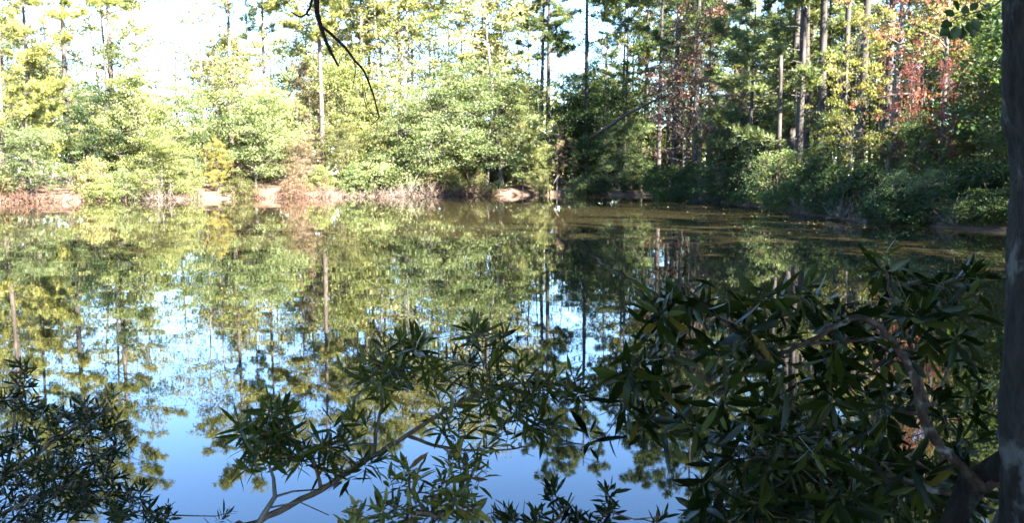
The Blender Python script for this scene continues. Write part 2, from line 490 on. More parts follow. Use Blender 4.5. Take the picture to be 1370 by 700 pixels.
def broad(seed, H=18.0, r=0.14, base=0.25, n_limb=26, reach=2.6, leaf=0.2, per=34, sig=0.42, layer=0.5, lean=0.03, top=0.97, twigs=3, wig=0.02):
    rng = np.random.default_rng(seed)
    w_ = Wood(); pts = trunk_path(rng, H, lean, wig, 12)
    w_.tube([pts[0] - Vector((0, 0, 0.4))] + pts, [r * 1.3] + [max(0.012, r * (1 - 0.93 * (i / 12))) for i in range(13)], 8)
    C_, T_ = [], []
    for k in range(n_limb):
        t = base + (top - base) * (k + rng.uniform(0, 1)) / n_limb
        p = along(pts, t); q = (t - base) / max(1e-6, 1 - base)
        ln = reach * (0.35 + 0.85 * math.sin(PI * min(1, 0.18 + 0.80 * q))) * rng.uniform(0.5, 1.2)
        a = rng.uniform(0, 2 * PI)
        d = Vector((math.cos(a), math.sin(a), rng.uniform(0.0, 0.75)))
        k1 = p + d * ln * 0.5 + Vector(rng.normal(size=3) * 0.1 * ln)
        bp = [p, k1, k1 + d * ln * 0.5 + Vector(rng.normal(size=3) * 0.12 * ln)]
        rr = max(0.010, r * 0.32 * (1 - 0.6 * q))
        w_.tube(bp, [rr, rr * 0.6, 0.006], 4)
        tt = rng.uniform(0, 1)
        for j in range(twigs):
            u = rng.uniform(0.35, 1.0) if j else 1.0
            o = along(bp, u)
            e = o + Vector(rng.normal(size=3)) * 0.28 * ln * (1 if j else 0.3)
            if j:
                w_.tube([o, e], [rr * 0.3, 0.005], 3, cap=False)
            c = np.array(e)
            n_ = max(4, int(per * rng.uniform(0.4, 1.5)))
            sc = sig * rng.uniform(0.6, 1.3)
            g = rng.normal(size=(n_, 3)) * np.array([sc, sc, sc * layer])
            C_.append(c + g)
            T_.append(np.clip(tt * 0.5 + rng.uniform(0, 0.5) + rng.normal(size=n_) * 0.15, 0, 1))
    C_ = np.concatenate(C_); T_ = np.concatenate(T_)
    return w_.mesh('tree_trunk'), card_mesh('tree_crown', C_, leaf, rng, tint=T_), H

def bush(seed, H=2.6, W=3.4, stems=9, n_cl=150, leaf=0.14, per=50, sig=0.24, layer=0.45, hang=0.0):
    rng = np.random.default_rng(seed)
    w_ = Wood(); C_, T_ = [], []
    tips = []
    for k in range(stems):
        a = 2 * PI * k / stems + rng.uniform(-0.3, 0.3)
        o = Vector((math.cos(a), math.sin(a), 0)) * rng.uniform(0.02, 0.14) * W
        e = Vector((math.cos(a) * W * rng.uniform(0.12, 0.44), math.sin(a) * W * rng.uniform(0.12, 0.44), H * rng.uniform(0.55, 0.92)))
        mid = o.lerp(e, 0.5) + Vector((0, 0, H * 0.1)) + Vector(rng.normal(size=3) * 0.05 * H)
        bp = [o - Vector((0, 0, 0.4)), o, mid, e]
        rr = 0.011 * H + 0.012
        w_.tube(bp, [rr, rr, rr * 0.6, 0.008], 5)
        tips.append(bp[1:])
    lob = rng.normal(size=(5, 3))
    for k in range(n_cl):
        z = rng.uniform(0.0, 1) ** 0.8
        a = rng.uniform(0, 2 * PI)
        prof = math.sin(PI * min(1, 0.20 + 0.80 * z)) ** 0.6
        bump = 1 + 0.22 * math.sin(2 * a + lob[0, 0] * 3 + 3 * z) + 0.16 * math.sin(5 * a + lob[1, 0] * 4 - 5 * z)
        rad = W * 0.5 * prof * bump * rng.uniform(0.25, 1.0) ** 0.45
        c = Vector((math.cos(a) * rad, math.sin(a) * rad, H * (0.06 + 0.90 * z) * (1 + 0.14 * math.sin(3 * a + lob[2, 0] * 3)) - hang * rad))
        bp = tips[int(((a / (2 * PI)) * stems)) % stems]
        o = along(bp, min(0.98, 0.25 + 0.7 * z))
        w_.tube([o, o.lerp(c, 0.55) + Vector((0, 0, 0.03 * H)), c], [0.010, 0.007, 0.004], 3, cap=False)
        n_ = max(5, int(per * rng.uniform(0.5, 1.5)))
        sc = sig * rng.uniform(0.6, 1.4)
        C_.append(np.array(c) + rng.normal(size=(n_, 3)) * np.array([sc, sc, sc * layer]))
        T_.append(np.clip(rng.uniform(0.1, 0.9) + rng.normal(size=n_) * 0.16, 0, 1))
    C_ = np.concatenate(C_); T_ = np.concatenate(T_)
    C_[:, 2] = np.maximum(C_[:, 2], 0.03)
    return w_.mesh('shrub_stem'), card_mesh('shrub_foliage', C_, leaf, rng, tint=T_, aspect=0.5), H

def brush(seed, H=0.9, W=2.4, n_=70):
    """A tangle of bare dead twigs and roots."""
    rng = np.random.default_rng(seed)
    w_ = Wood()
    for k in range(n_):
        o = Vector((rng.uniform(-0.5, 0.5) * W, rng.uniform(-0.25, 0.25) * W, rng.uniform(-0.12, 0.1)))
        d = Vector((rng.normal() * 0.8, rng.normal() * 0.5 - 0.2, abs(rng.normal()) * 0.9 + 0.1)).normalized()
        ln = H * rng.uniform(0.35, 1.2)
        p1 = o + d * ln * 0.5 + Vector(rng.normal(size=3)) * 0.08 * ln
        p2 = p1 + (d + Vector(rng.normal(size=3)) * 0.35) * ln * 0.5
        rr = rng.uniform(0.006, 0.022)
        w_.tube([o, p1, p2], [rr, rr * 0.7, rr * 0.25], 4)
        for j in range(2):
            e = p1 + Vector(rng.normal(size=3)) * 0.3 * ln
            w_.tube([p1, e], [rr * 0.45, rr * 0.15], 3)
    return w_.mesh('brushwood')

PINE = [pine(11), pine(12, H=23, n_bough=28, base=0.56), pine(13, H=25, n_bough=38, base=0.46), pine(14, H=22, r=0.2, n_bough=24, base=0.6)]
LOWPINE = [pine(21, H=15, r=0.19, base=0.17, n_bough=36, reach=3.3, stubs=2, tuft=0.30, density=1.4), pine(22, H=14, r=0.17, base=0.22, n_bough=32, reach=3.0, stubs=3, tuft=0.30, density=1.4)]
SAPPINE = [pine(25, H=6.5, r=0.09, base=0.12, n_bough=26, reach=1.9, stubs=0, tuft=0.26, density=1.3)]
SLIM = [broad(31, H=18, n_limb=34, reach=2.2, per=30, sig=0.36, layer=0.38, twigs=4), broad(32, H=19, base=0.30, n_limb=30, reach=2.6, per=32, sig=0.38, layer=0.38, twigs=4),
        broad(33, H=17, base=0.2, n_limb=40, reach=2.3, per=26, sig=0.34, layer=0.35, twigs=4), broad(34, H=18, base=0.42, n_limb=28, reach=2.4, per=30, sig=0.36, layer=0.38, twigs=4, lean=0.05)]
OPEN = [broad(41, H=12, r=0.11, base=0.22, n_limb=38, reach=2.7, leaf=0.17, per=50, sig=0.32, layer=0.35, twigs=4),
        broad(42, H=11, r=0.10, base=0.28, n_limb=34, reach=2.9, leaf=0.17, per=52, sig=0.32, layer=0.35, twigs=4, lean=0.06)]
BUSHY = [broad(51, H=8, r=0.12, base=0.10, n_limb=62, reach=2.9, leaf=0.155, per=92, sig=0.34, layer=0.42, twigs=4, top=0.95),
         broad(52, H=8, r=0.12, base=0.08, n_limb=66, reach=2.7, leaf=0.15, per=88, sig=0.33, layer=0.45, twigs=4, top=0.96),
         broad(53, H=7.5, r=0.11, base=0.12, n_limb=56, reach=3.1, leaf=0.155, per=96, sig=0.36, layer=0.38, twigs=4, top=0.95)]
SHRUB = [bush(61), bush(62, H=2.4, W=3.6, hang=0.12), bush(63, H=2.8, W=2.8, n_cl=130), bush(64, H=1.9, W=3.4, n_cl=140, hang=0.08)]
FINE = [bush(71, H=2.5, W=3.6, n_cl=170, leaf=0.10, per=48, sig=0.20, layer=0.55), bush(72, H=2.3, W=3.4, n_cl=160, leaf=0.095, per=50, sig=0.19, layer=0.5, hang=0.06)]
BRUSH = [brush(81), brush(82, H=0.7, W=3.0), brush(83, H=1.1, W=2.0)]
def stake(seed, H, r):
    rng = np.random.default_rng(seed)
    w_ = Wood(); pts = trunk_path(rng, H, 0.015, 0.008, 8)
    w_.tube([pts[0] - Vector((0, 0, 0.4))] + pts, [r * 1.2] + [r * (1 - 0.35 * i / 8) for i in range(9)], 8, 0.06, rng)
    for k in range(7):
        p = along(pts, rng.uniform(0.3, 0.95)); a = rng.uniform(0, 2 * PI); ln = rng.uniform(0.2, 0.9)
        w_.tube([p, p + Vector((math.cos(a) * ln, math.sin(a) * ln, rng.uniform(-0.1, 0.3) * ln))], [0.03, 0.008], 4)
    return w_.mesh('dead_trunk')
SNAG = [stake(91, 8.5, 0.15)]

KIND = {'pine': (PINE, 'pine_tree', 'tree', 'trunk', 'crown', 'pine_bark'), 'lowpine': (LOWPINE, 'pine_tree', 'tree', 'trunk', 'crown', 'pine_bark'),
        'sappine': (SAPPINE, 'pine_sapling', 'young tree', 'trunk', 'crown', 'pine_bark'),
        'slim': (SLIM, 'slender_tree', 'tree', 'trunk', 'crown', 'grey_bark'), 'open': (OPEN, 'broadleaf_tree', 'tree', 'trunk', 'crown', 'grey_bark'),
        'bushy': (BUSHY, 'bushy_tree', 'tree', 'trunk', 'crown', 'grey_bark'), 'shrub': (SHRUB, 'shrub', 'shrub', 'stem', 'foliage', 'twig'),
        'fine': (FINE, 'shrub', 'shrub', 'stem', 'foliage', 'twig')}
prng = random.Random(5)
def plant(kind, px, D, H, leafkey, label, group=None, wide=1.0, bark=None, var=None, rot=None, tilt=None, zoff=0.0, x=None):
    protos, name, cat, pn, cn, bk = KIND[kind]
    a, c, H0 = protos[(prng.randrange(len(protos)) if var is None else var) % len(protos)]
    if x is None:
        x = at(px, D)
    o = empty(name, (x, D, gz(x, D) + zoff))
    s = H / H0
    o.scale = (s * wide, s * wide, s)
    o.rotation_euler = (tilt[0] if tilt else 0, tilt[1] if tilt else 0, prng.uniform(0, 2 * PI) if rot is None else rot)
    part(pn, a, M[bark or bk], o)
    part(cn, c, G[leafkey], o)
    return tag(o, label, cat, group)
def single(name, me, mat, px, D, label, cat, group=None, s=1.0, rot=0.0, x=None, zoff=0.0):
    if x is None:
        x = at(px, D)
    o = part(name, me, mat)
    o.location = (x, D, max(gz(x, D), 0.0) + zoff); o.scale = (s, s, s); o.rotation_euler.z = rot
    return tag(o, label, cat, group)

# ------------------------------------------------------------------ far bank, the sunlit part
TALL = [  # px, distance, kind, height, leaves, label
    (4, 60, 'lowpine', 17, 'pine_yellow', 'yellow-green pine with low drooping boughs at the far left edge of the woods'),
    (93, 66, 'pine', 24, 'pine_yellow', 'thick dark-trunked pine above the bushes, left of the two-stemmed pair'),
    (148, 70, 'slim', 22, 'mid_green', 'leafy dark-stemmed tree, first of the close pair right of the thick pine'),
    (155, 73, 'pine', 25, 'pine_yellow', 'pine close behind the leafy dark-stemmed tree right of the thick pine'),
    (48, 72, 'pine', 23, 'pine_needle', 'pine between the low-boughed pine and the thick dark-trunked pine'),
    (205, 74, 'slim', 19, 'pale_yellow', 'thin pale yellow tree before the white sky gap at upper left'),
    (240, 86, 'slim', 20, 'pale_yellow', 'thin pale tree in the middle of the white sky gap at upper left'),
    (275, 74, 'slim', 20, 'yellow_green', 'grey-stemmed thin tree, left of the two standing before the white gap'),
    (290, 77, 'slim', 21, 'pale_yellow', 'grey-stemmed thin tree, right of the two standing before the white gap'),
    (311, 76, 'pine', 25, 'pine_yellow', 'thick-trunked tall pine between the thin grey stems and the sky gap'),
    (336, 92, 'pine', 21, 'pine_dark', 'small dark distant pine seen through the gap left of the hanging twig'),
    (356, 80, 'pine', 24, 'pine_yellow', 'straight thin-trunked pine left of the hanging black twig'),
    (397, 82, 'slim', 21, 'yellow_green', 'slim yellow-green tree directly left of the hanging black twig'),
    (433, 76, 'pine', 24, 'pine_yellow', 'grey-trunked pine behind the hanging black twig'),
    (455, 84, 'slim', 22, 'pale_yellow', 'slim tree behind the fork of the hanging black twig'),
    (483, 82, 'pine', 24, 'pine_needle', 'dark-trunked pine left of three behind the tip of the hanging twig'),
    (496, 85, 'pine', 25, 'pine_yellow', 'tall pine in the middle of three behind the tip of the hanging twig'),
    (508, 80, 'slim', 21, 'yellow_green', 'slim tree right of the three behind the tip of the hanging twig'),
    (538, 84, 'pine', 24, 'pine_yellow', 'pine left in the trio of pale trunks above the big grey-green bush'),
    (553, 86, 'slim', 23, 'pale_yellow', 'thin pale stem in the middle of the trio above the big bush'),
    (564, 83, 'slim', 22, 'yellow_green', 'leafy stem right in the trio above the big grey-green bush'),
    (600, 92, 'slim', 21, 'pale_yellow', 'faint thin tree in the bright gap above the big grey-green bush'),
    (634, 84, 'slim', 23, 'yellow_green', 'yellow-green tree with dark stem, left twin right of the bright gap'),
    (646, 87, 'pine', 24, 'pine_yellow', 'dark stemmed pine, right twin beside the bright gap over the bush'),
    (678, 82, 'slim', 21, 'yellow_green', 'full yellow-green tree left of the pair of bare straight trunks'),
    (722, 85, 'pine', 25, 'pine_needle', 'left one of the pair of straight bare trunks at the middle of the woods'),
    (733, 82, 'pine', 26, 'pine_dark', 'right, thicker one of the pair of straight bare trunks mid-woods'),
    (757, 84, 'slim', 15, 'grey_green', 'airy grey-green tree between the bare trunk pair and the lone dark trunk'),
    (785, 82, 'pine', 26, 'pine_needle', 'lone straight dark trunk standing clear against the bright sky gap'),
    (808, 90, 'slim', 22, 'mid_green', 'very thin distant stem just right of the lone dark trunk'),
    (832, 80, 'slim', 21, 'mid_green', 'leaning dark-leaved tree right of the lone dark trunk'),
    (862, 82, 'pine', 25, 'pine_dark', 'thin dark pine, left of the two before the thick pine near the log'),
    (870, 85, 'slim', 22, 'mid_green', 'thin dark stem, right of the two before the thick pine near the log'),
    (880, 78, 'pine', 26, 'pine_dark', 'thick dark pine behind the leaning log'),
]
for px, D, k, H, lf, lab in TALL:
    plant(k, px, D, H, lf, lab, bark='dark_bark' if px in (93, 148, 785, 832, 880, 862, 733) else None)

UNDER = [  # bushy trees and shrubs of the sunlit far bank
    (42, 60, 'bushy', 4.6, 'grey_green', 'rounded grey-green bushy tree overhanging the red-brown bank at far left', 1.15),
    (38, 63, 'sappine', 7.6, 'pine_yellow', 'pale young pine behind the rounded bush at far left', 1.1),
    (-40, 59, 'bushy', 6.5, 'light_green', 'light green bushy tree cut by the left edge of the picture', 1.1),
    (128, 66, 'bushy', 6.8, 'dark_green', 'dark green bushy tree in the shaded hollow below the thick pine', 0.9),
    (190, 67, 'bushy', 8.2, 'yellow_green', 'tall yellow-green bushy tree right of the shaded hollow', 1.0),
    (215, 64.5, 'bushy', 4.6, 'yellow_green', 'bright low-spreading yellow-green bush overhanging the grey twigs', 1.25),
    (125, 62.5, 'shrub', 2.6, 'pale_yellow', 'pale yellow low shrub at the waterline right of the red-brown bank', 1.0),
    (165, 63, 'shrub', 2.2, 'light_green', 'low light green shrub between the pale yellow shrub and the grey twigs', 1.0),
    (245, 66, 'shrub', 2.2, 'yellow_green', 'low bright green shrub right of the grey twigs on the far bank', 1.0),
    (265, 73, 'bushy', 7.5, 'light_green', 'light green bushy tree under the pair of thin grey stems', 1.0),
    (292, 68, 'bushy', 3.8, 'gold', 'small golden yellow bush below the thick-trunked tall pine', 0.55),
    (342, 71, 'bushy', 7.6, 'light_green', 'wide pale green bushy tree below the straight thin-trunked pine', 1.1),
    (322, 71, 'open', 2.6, 'purple_brown', 'small dull purple shrub under the wide pale green tree', 0.8),
    (300, 78, 'open', 10.5, 'yellow_green', 'taller yellow-green tree behind the wide pale green tree', 0.9),
    (405, 72.5, 'bushy', 3.9, 'coral', 'coral pink small tree left of the grey-trunked pine', 0.75),
    (418, 78, 'open', 10.5, 'coral', 'taller thin tree with rusty leaves behind the coral pink one', 0.6),
    (392, 70, 'shrub', 1.7, 'coral', 'low pinkish shrub arching over the dead twigs at the waterline', 1.3),
    (428, 72, 'shrub', 2.0, 'yellow_green', 'small yellow-green shrub right of the low pinkish shrub', 0.9),
    (382, 76, 'bushy', 7.0, 'yellow_green', 'yellow-green bushy tree between the wide pale tree and the coral tree', 0.8),
    (462, 79, 'bushy', 10.5, 'yellow_green', 'big yellow-green tree behind the tip of the hanging black twig', 0.95),
    (455, 75, 'bushy', 5.0, 'olive', 'olive bushy tree under the big yellow-green tree', 0.9),
    (503, 74.5, 'shrub', 2.9, 'light_green', 'pale rounded mound of a shrub near the water left of the big bush', 1.05),
    (475, 73.5, 'shrub', 2.2, 'light_green', 'low spreading shrub just left of the pale rounded mound', 1.0),
    (512, 78, 'bushy', 7.6, 'yellow_green', 'yellow bushy tree between the hanging twig tip and the big bush', 0.85),
    (575, 76, 'bushy', 8.8, 'grey_green', 'left half of the big grey-green bush, a wide leafy tree near the water', 1.15),
    (652, 79, 'bushy', 9.6, 'grey_green', 'right, taller grey-green leafy tree beside the big wide bush', 1.1),
    (612, 80, 'bushy', 10.0, 'grey_green', 'tallest grey-green tree rising between the two wide leafy ones', 1.0),
    (596, 78, 'open', 9.8, 'coral', 'thin pinkish tree poking out of the big grey-green bush', 0.4),
    (545, 76, 'shrub', 3.2, 'grey_green', 'grey-green shrub hanging low at the foot of the big bush', 1.0),
    (590, 76, 'shrub', 2.3, 'olive', 'olive shrub mixed with brown stems under the big bush', 1.0),
    (632, 78, 'shrub', 2.2, 'olive', 'small olive brown shrub at the left end of the sandy slope', 0.6),
    (700, 79, 'bushy', 7.3, 'yellow_green', 'bright lime green tree on the sandy slope at mid bank', 0.65),
    (722, 78, 'bushy', 4.6, 'yellow_green', 'lower bright lime bush in front of the lime green tree', 0.7),
    (676, 81, 'shrub', 2.6, 'light_green', 'green shrub at the top of the sandy slope', 0.9),
    (655, 77.2, 'shrub', 1.0, 'yellow_green', 'tiny yellow-green shrub low on the sandy slope', 0.9),
    (745, 79, 'open', 6.4, 'coral', 'small pinkish tree right of the lime green tree', 0.45),
    (765, 79.6, 'open', 4.8, 'pale_yellow', 'small pale yellowish tree by the water right of the pinkish one', 0.55),
    (772, 84, 'bushy', 9.5, 'mid_green', 'mid green bushy tree below the lone dark trunk', 0.95),
    (812, 82, 'bushy', 9.0, 'mid_green', 'shaded green bushy tree under the leaning dark-leaved tree', 1.0),
    (828, 78.5, 'bushy', 6.0, 'light_green', 'fresh green tree catching light in the shade left of the log', 0.85),
    (858, 80, 'bushy', 6.6, 'mid_green', 'shaded green tree below the lower end of the leaning log', 0.8),
    (790, 78, 'shrub', 1.8, 'dark_green', 'dark shrub at the water where the shade begins', 0.9),
    (845, 78, 'shrub', 2.0, 'dark_green', 'dark shrub at the water under the fresh green tree', 1.0),
    (880, 74, 'shrub', 2.4, 'dark_green', 'dark shrub at the water in the corner of the pond', 1.0),
]
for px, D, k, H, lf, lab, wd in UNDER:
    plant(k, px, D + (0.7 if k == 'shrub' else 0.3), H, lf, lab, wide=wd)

# ------------------------------------------------------------------ right bank, mostly in the shade
RIGHT = [
    (900, 74, 'pine', 24, 'pine_dark', 'shaded pine right of the thick pine behind the log', 1.0),
    (915, 72, 'slim', 20, 'mid_green', 'shaded slender tree left of the thick crooked pine', 1.0),
    (928, 66, 'pine', 25, 'pine_dark', 'thick crooked dark pine left of the brown-leaved tree', 1.0),
    (948, 70, 'pine', 24, 'pine_needle', 'pale-trunked pine inside the brown-leaved tree', 1.0),
    (938, 62, 'open', 14.0, 'dead_brown', 'brown-leaved tree rising above the shaded corner of the pond', 0.8),
    (915, 69.5, 'open', 9.8, 'purple_brown', 'dull purple-brown tree below the brown-leaved tree', 1.15),
    (965, 62, 'open', 8.5, 'dead_brown', 'dark russet small tree left of the low pine boughs', 0.7),
    (890, 80, 'open', 14, 'mid_green', 'green tree filling the wood behind the shaded corner', 0.9),
    (985, 68, 'slim', 18, 'yellow_green', 'sunlit yellow-green tree behind the low pine boughs', 1.1),
    (1002, 56, 'lowpine', 12.5, 'pine_light', 'bushy pine with sunlit boughs reaching left over the corner', 1.15),
    (1066, 49.5, 'lowpine', 15, 'pine_light', 'big pine with broad light green boughs above the snag', 1.2),
    (985, 61, 'open', 7.6, 'coral', 'pink-orange small tree under the boughs of the bushy pine', 0.55),
    (1055, 54, 'pine', 25, 'pine_dark', 'straight dark pine trunk close behind the broken snag', 1.0),
    (1066, 50, 'pine', 25, 'pine_needle', 'thickest pine trunk beside the broken snag', 1.0),
    (1077, 52, 'pine', 24, 'pine_dark', 'dark pine trunk right of the thickest one by the snag', 1.0),
    (1098, 50, 'pine', 25, 'pine_needle', 'reddish sunlit pine trunk left of the yellow maple', 1.0),
    (1112, 56, 'slim', 19, 'olive', 'olive slender tree between the pine trunks and the yellow maple', 1.1),
    (1122, 47, 'pine', 24, 'pine_needle', 'pine trunk behind the left sprays of the yellow maple', 1.0),
    (1147, 46, 'pine', 25, 'pine_needle', 'pale grey pine trunk behind the yellow maple', 1.0),
    (1135, 39.5, 'open', 9.0, 'maple_yellow', 'yellow-leaved maple with tiered sprays left of the crimson leaves', 0.62),
    (1180, 42, 'pine', 24, 'pine_needle', 'dark leaning trunk below the crimson leaves', 1.0),
    (1168, 52, 'slim', 18, 'yellow_green', 'yellow-green slender tree behind the yellow maple', 1.1),
    (1212, 37.5, 'open', 7.2, 'crimson', 'crimson-leaved small tree among green trees at right', 0.36),
    (1264, 36.5, 'open', 6.2, 'crimson', 'lower crimson sprays of a small tree by the straight slim trunk', 0.28),
    (1228, 39, 'open', 12.2, 'orange_red', 'salmon orange tree above the crimson leaves', 0.62),
    (1256, 38, 'slim', 18, 'olive', 'straight slim dark trunk below the salmon orange tree', 0.95),
    (1283, 45, 'open', 12.5, 'light_green', 'tall olive green tree right of the salmon orange tree', 0.9),
    (1322, 42, 'open', 12.0, 'light_green', 'olive green tree beside the big foreground trunk', 0.9),
    (1205, 55, 'slim', 19, 'olive', 'olive slender tree deep behind the crimson leaves', 1.2),
    (1300, 56, 'slim', 19, 'yellow_green', 'yellowish slender tree deep behind the olive trees', 1.2),
    (1245, 60, 'slim', 20, 'yellow_green', 'yellowish slender tree deep behind the salmon orange tree', 1.2),
    (1372, 42, 'open', 12, 'light_green', 'olive green tree hidden mostly by the big foreground trunk', 0.9),
    (1345, 34, 'bushy', 3.4, 'olive', 'shaded bushy tree touching the edge of the foreground trunk', 0.8),
    (1310, 39, 'open', 7.2, 'olive', 'thin-stemmed shaded tree left of the foreground trunk', 0.7),
    (1290, 40, 'bushy', 3.8, 'olive', 'olive bushy tree behind the root tangle', 0.8),
    (1228, 37, 'bushy', 3.8, 'mid_green', 'dark leafy small tree behind the lit rounded shrub', 0.7),
    (1195, 40, 'bushy', 3.6, 'mid_green', 'shaded bushy tree left behind the lit rounded shrub', 0.75),
    (1150, 42, 'bushy', 3.2, 'olive', 'shaded bushy tree under the yellow maple', 0.75),
    (1110, 46, 'bushy', 3.2, 'mid_green', 'shaded bushy tree under the reddish pine trunk', 0.8),
    (1090, 43.5, 'shrub', 2.4, 'dark_green', 'dark shrub behind the bleached twigs on the right bank', 1.0),
    (1000, 58, 'bushy', 5.6, 'dark_green', 'dark green bush under the bushy pine at the shaded corner', 0.9),
    (960, 61, 'bushy', 4.8, 'mid_green', 'shaded grey-green bush by the water left of the lit shrub', 0.85),
    (925, 65.5, 'shrub', 2.8, 'dark_green', 'dark shrub at the waterline below the purple-brown tree', 1.1),
    (905, 69.6, 'shrub', 2.6, 'mid_green', 'shaded shrub at the waterline in the deepest corner', 1.0),
    (985, 57, 'fine', 3.2, 'dark_green', 'dark fine-leaved shrub left of the lit shrub by the water', 1.0),
    (1042, 47.6, 'fine', 3.0, 'light_green', 'sunlit light green shrub at the waterline below the snag', 0.95),
    (1020, 52, 'bushy', 3.8, 'dark_green', 'dark bushy tree just behind the sunlit shrub below the snag', 0.8),
    (1070, 47, 'bushy', 2.8, 'dark_green', 'dark bushy tree right of the sunlit shrub below the snag', 0.8),
    (1120, 40, 'shrub', 2.0, 'dark_green', 'dark low shrub hanging over the water right of the bleached twigs', 1.1),
    (1160, 37.5, 'shrub', 2.1, 'dark_green', 'dark low shrub left of the lit rounded shrub', 1.0),
    (1205, 34.0, 'fine', 1.9, 'light_green', 'lit rounded shrub leaning over the water on the right bank', 0.85),
    (1250, 33.4, 'fine', 1.9, 'grey_green', 'greener shrub joined to the right of the lit rounded shrub', 0.8),
    (1300, 34, 'shrub', 2.0, 'dark_green', 'dark shrub over the root tangle left of the foreground trunk', 1.0),
    (1350, 32, 'shrub', 2.0, 'dark_green', 'dark shrub at the water beside the foreground trunk', 1.0),
]
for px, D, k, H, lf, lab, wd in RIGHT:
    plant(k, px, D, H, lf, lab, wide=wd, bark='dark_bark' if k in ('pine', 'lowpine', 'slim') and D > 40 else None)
# the trunk that leans right beyond the yellow maple
plant('pine', 1188, 40, 22, 'pine_needle', 'tall pine leaning right past the salmon orange leaves', tilt=(0, R(1.5)), bark='grey_bark')
single('snag', SNAG[0], M['dark_bark'], 1040, 48.8, 'broken-topped dead snag standing before the pine trunks on the right bank', 'dead tree')

# trees that nothing tells apart, deeper in the woods
fr = random.Random(77)
for i in range(50):
    px = fr.uniform(-60, 860); D = fr.uniform(84, 112)
    k = fr.choice(['slim', 'slim', 'open', 'pine'])
    H = {'slim': 17, 'open': 12, 'pine': 22}[k] * fr.uniform(0.85, 1.15)
    if 190 < px < 350 and k != 'open':
        H *= 0.75
    lf = {'slim': fr.choice(['yellow_green', 'pale_yellow', 'light_green']), 'open': fr.choice(['yellow_green', 'light_green', 'olive']), 'pine': 'pine_yellow'}[k]
    nm = {'slim': 'slender pale tree standing deep in the sunlit woods behind the bank trees', 'open': 'leafy yellow-green tree standing deep in the sunlit woods behind the bank bushes',
          'pine': 'pine standing deep in the sunlit woods behind the bank pines'}[k]
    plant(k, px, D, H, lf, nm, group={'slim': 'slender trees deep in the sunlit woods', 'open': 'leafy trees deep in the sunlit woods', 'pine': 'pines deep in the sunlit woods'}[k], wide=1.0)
for i in range(84):
    px = fr.uniform(850, 1480); t = (px - 870) / 500
    D = 86 - 42 * min(t, 1) + fr.uniform(0, 26)
    k = fr.choice(['slim', 'slim', 'open', 'open', 'pine'])
    H = {'slim': 18, 'open': 13, 'pine': 23}[k] * fr.uniform(0.85, 1.15)
    lf = {'slim': fr.choice(['yellow_green', 'olive', 'mid_green']), 'open': fr.choice(['olive', 'mid_green', 'yellow_green']), 'pine': 'pine_needle'}[k]
    nm = {'slim': 'slender tree standing deep in the shaded woods behind the right bank', 'open': 'leafy green tree standing deep in the shaded woods behind the right bank',
          'pine': 'pine standing deep in the shaded woods behind the right bank'}[k]
    plant(k, px, D, H, lf, nm, group={'slim': 'slender trees deep in the shaded woods', 'open': 'leafy trees deep in the shaded woods', 'pine': 'pines deep in the shaded woods'}[k], wide=1.1)
for i in range(15):
    px = fr.uniform(365, 730) if i < 11 else fr.uniform(-20, 160); D = fr.uniform(80, 96)
    plant('slim', px, D, fr.uniform(17, 24), fr.choice(['yellow_green', 'pale_yellow', 'pale_yellow', 'light_green']), 'feathery yellow-green slender tree behind the bushes of the sunlit far bank',
          group='feathery slender trees of the sunlit bank', wide=1.25)
for i in range(13):
    px = fr.uniform(-20, 720); D = np.interp(px, [0, 200, 420, 650], [66, 71, 80, 84]) + fr.uniform(0, 6)
    plant('open', px, D, fr.uniform(9, 13), fr.choice(['yellow_green', 'light_green', 'pale_yellow', 'olive']), 'open leafy tree rising out of the bushes of the sunlit far bank',
          group='open leafy trees of the sunlit bank', wide=0.9)
for i in range(46):
    px = fr.uniform(-40, 1420)
    shore = np.interp(px, [-40, 0, 200, 420, 650, 860, 920, 1000, 1080, 1160, 1340, 1420], [60, 61, 66, 74, 80, 80, 72, 60, 48, 42, 38, 37])
    D = shore + fr.uniform(4, 14)
    right = px > 840
    plant('shrub' if fr.random() < 0.5 else 'bushy', px, D, fr.uniform(2.0, 3.8) if right else fr.uniform(3.0, 6.0), fr.choice(['mid_green', 'olive', 'dark_green'] if right else ['light_green', 'yellow_green', 'olive']),
          'leafy undergrowth bush between the trunks on the shaded right bank' if right else 'leafy undergrowth bush between the trunks on the sunlit far bank',
          group='undergrowth bushes of the shaded bank' if right else 'undergrowth bushes of the sunlit bank', wide=0.9)

for i in range(20):
    px = 872 + 520 * (i + fr.uniform(0, 1)) / 20
    D = np.interp(px, [860, 905, 1000, 1080, 1160, 1250, 1340, 1440], [76, 69.8, 52.8, 41.2, 34.8, 31.7, 29.0, 26.0]) + fr.uniform(0.4, 1.5)
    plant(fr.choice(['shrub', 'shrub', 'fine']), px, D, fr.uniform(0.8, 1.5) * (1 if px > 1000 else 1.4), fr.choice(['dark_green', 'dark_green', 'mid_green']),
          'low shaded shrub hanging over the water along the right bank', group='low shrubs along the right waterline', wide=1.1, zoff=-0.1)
for i in range(26):
    px = -30 + 830 * (i + fr.uniform(0, 1)) / 26
    D = np.interp(px, [0, 100, 200, 320, 420, 550, 650, 760], [57.6, 60.6, 63.4, 68, 71.3, 74.8, 77.2, 78.2]) + fr.uniform(0.2, 1.2)
    if 645 < px < 715 or 205 < px < 300 or i % 5: continue
    plant('shrub', px, D, fr.uniform(1.2, 2.4), fr.choice(['light_green', 'yellow_green', 'grey_green', 'olive']),
          'low leafy shrub hanging over the water along the sunlit far bank', group='low shrubs along the sunlit waterline', wide=1.1, zoff=-0.1)

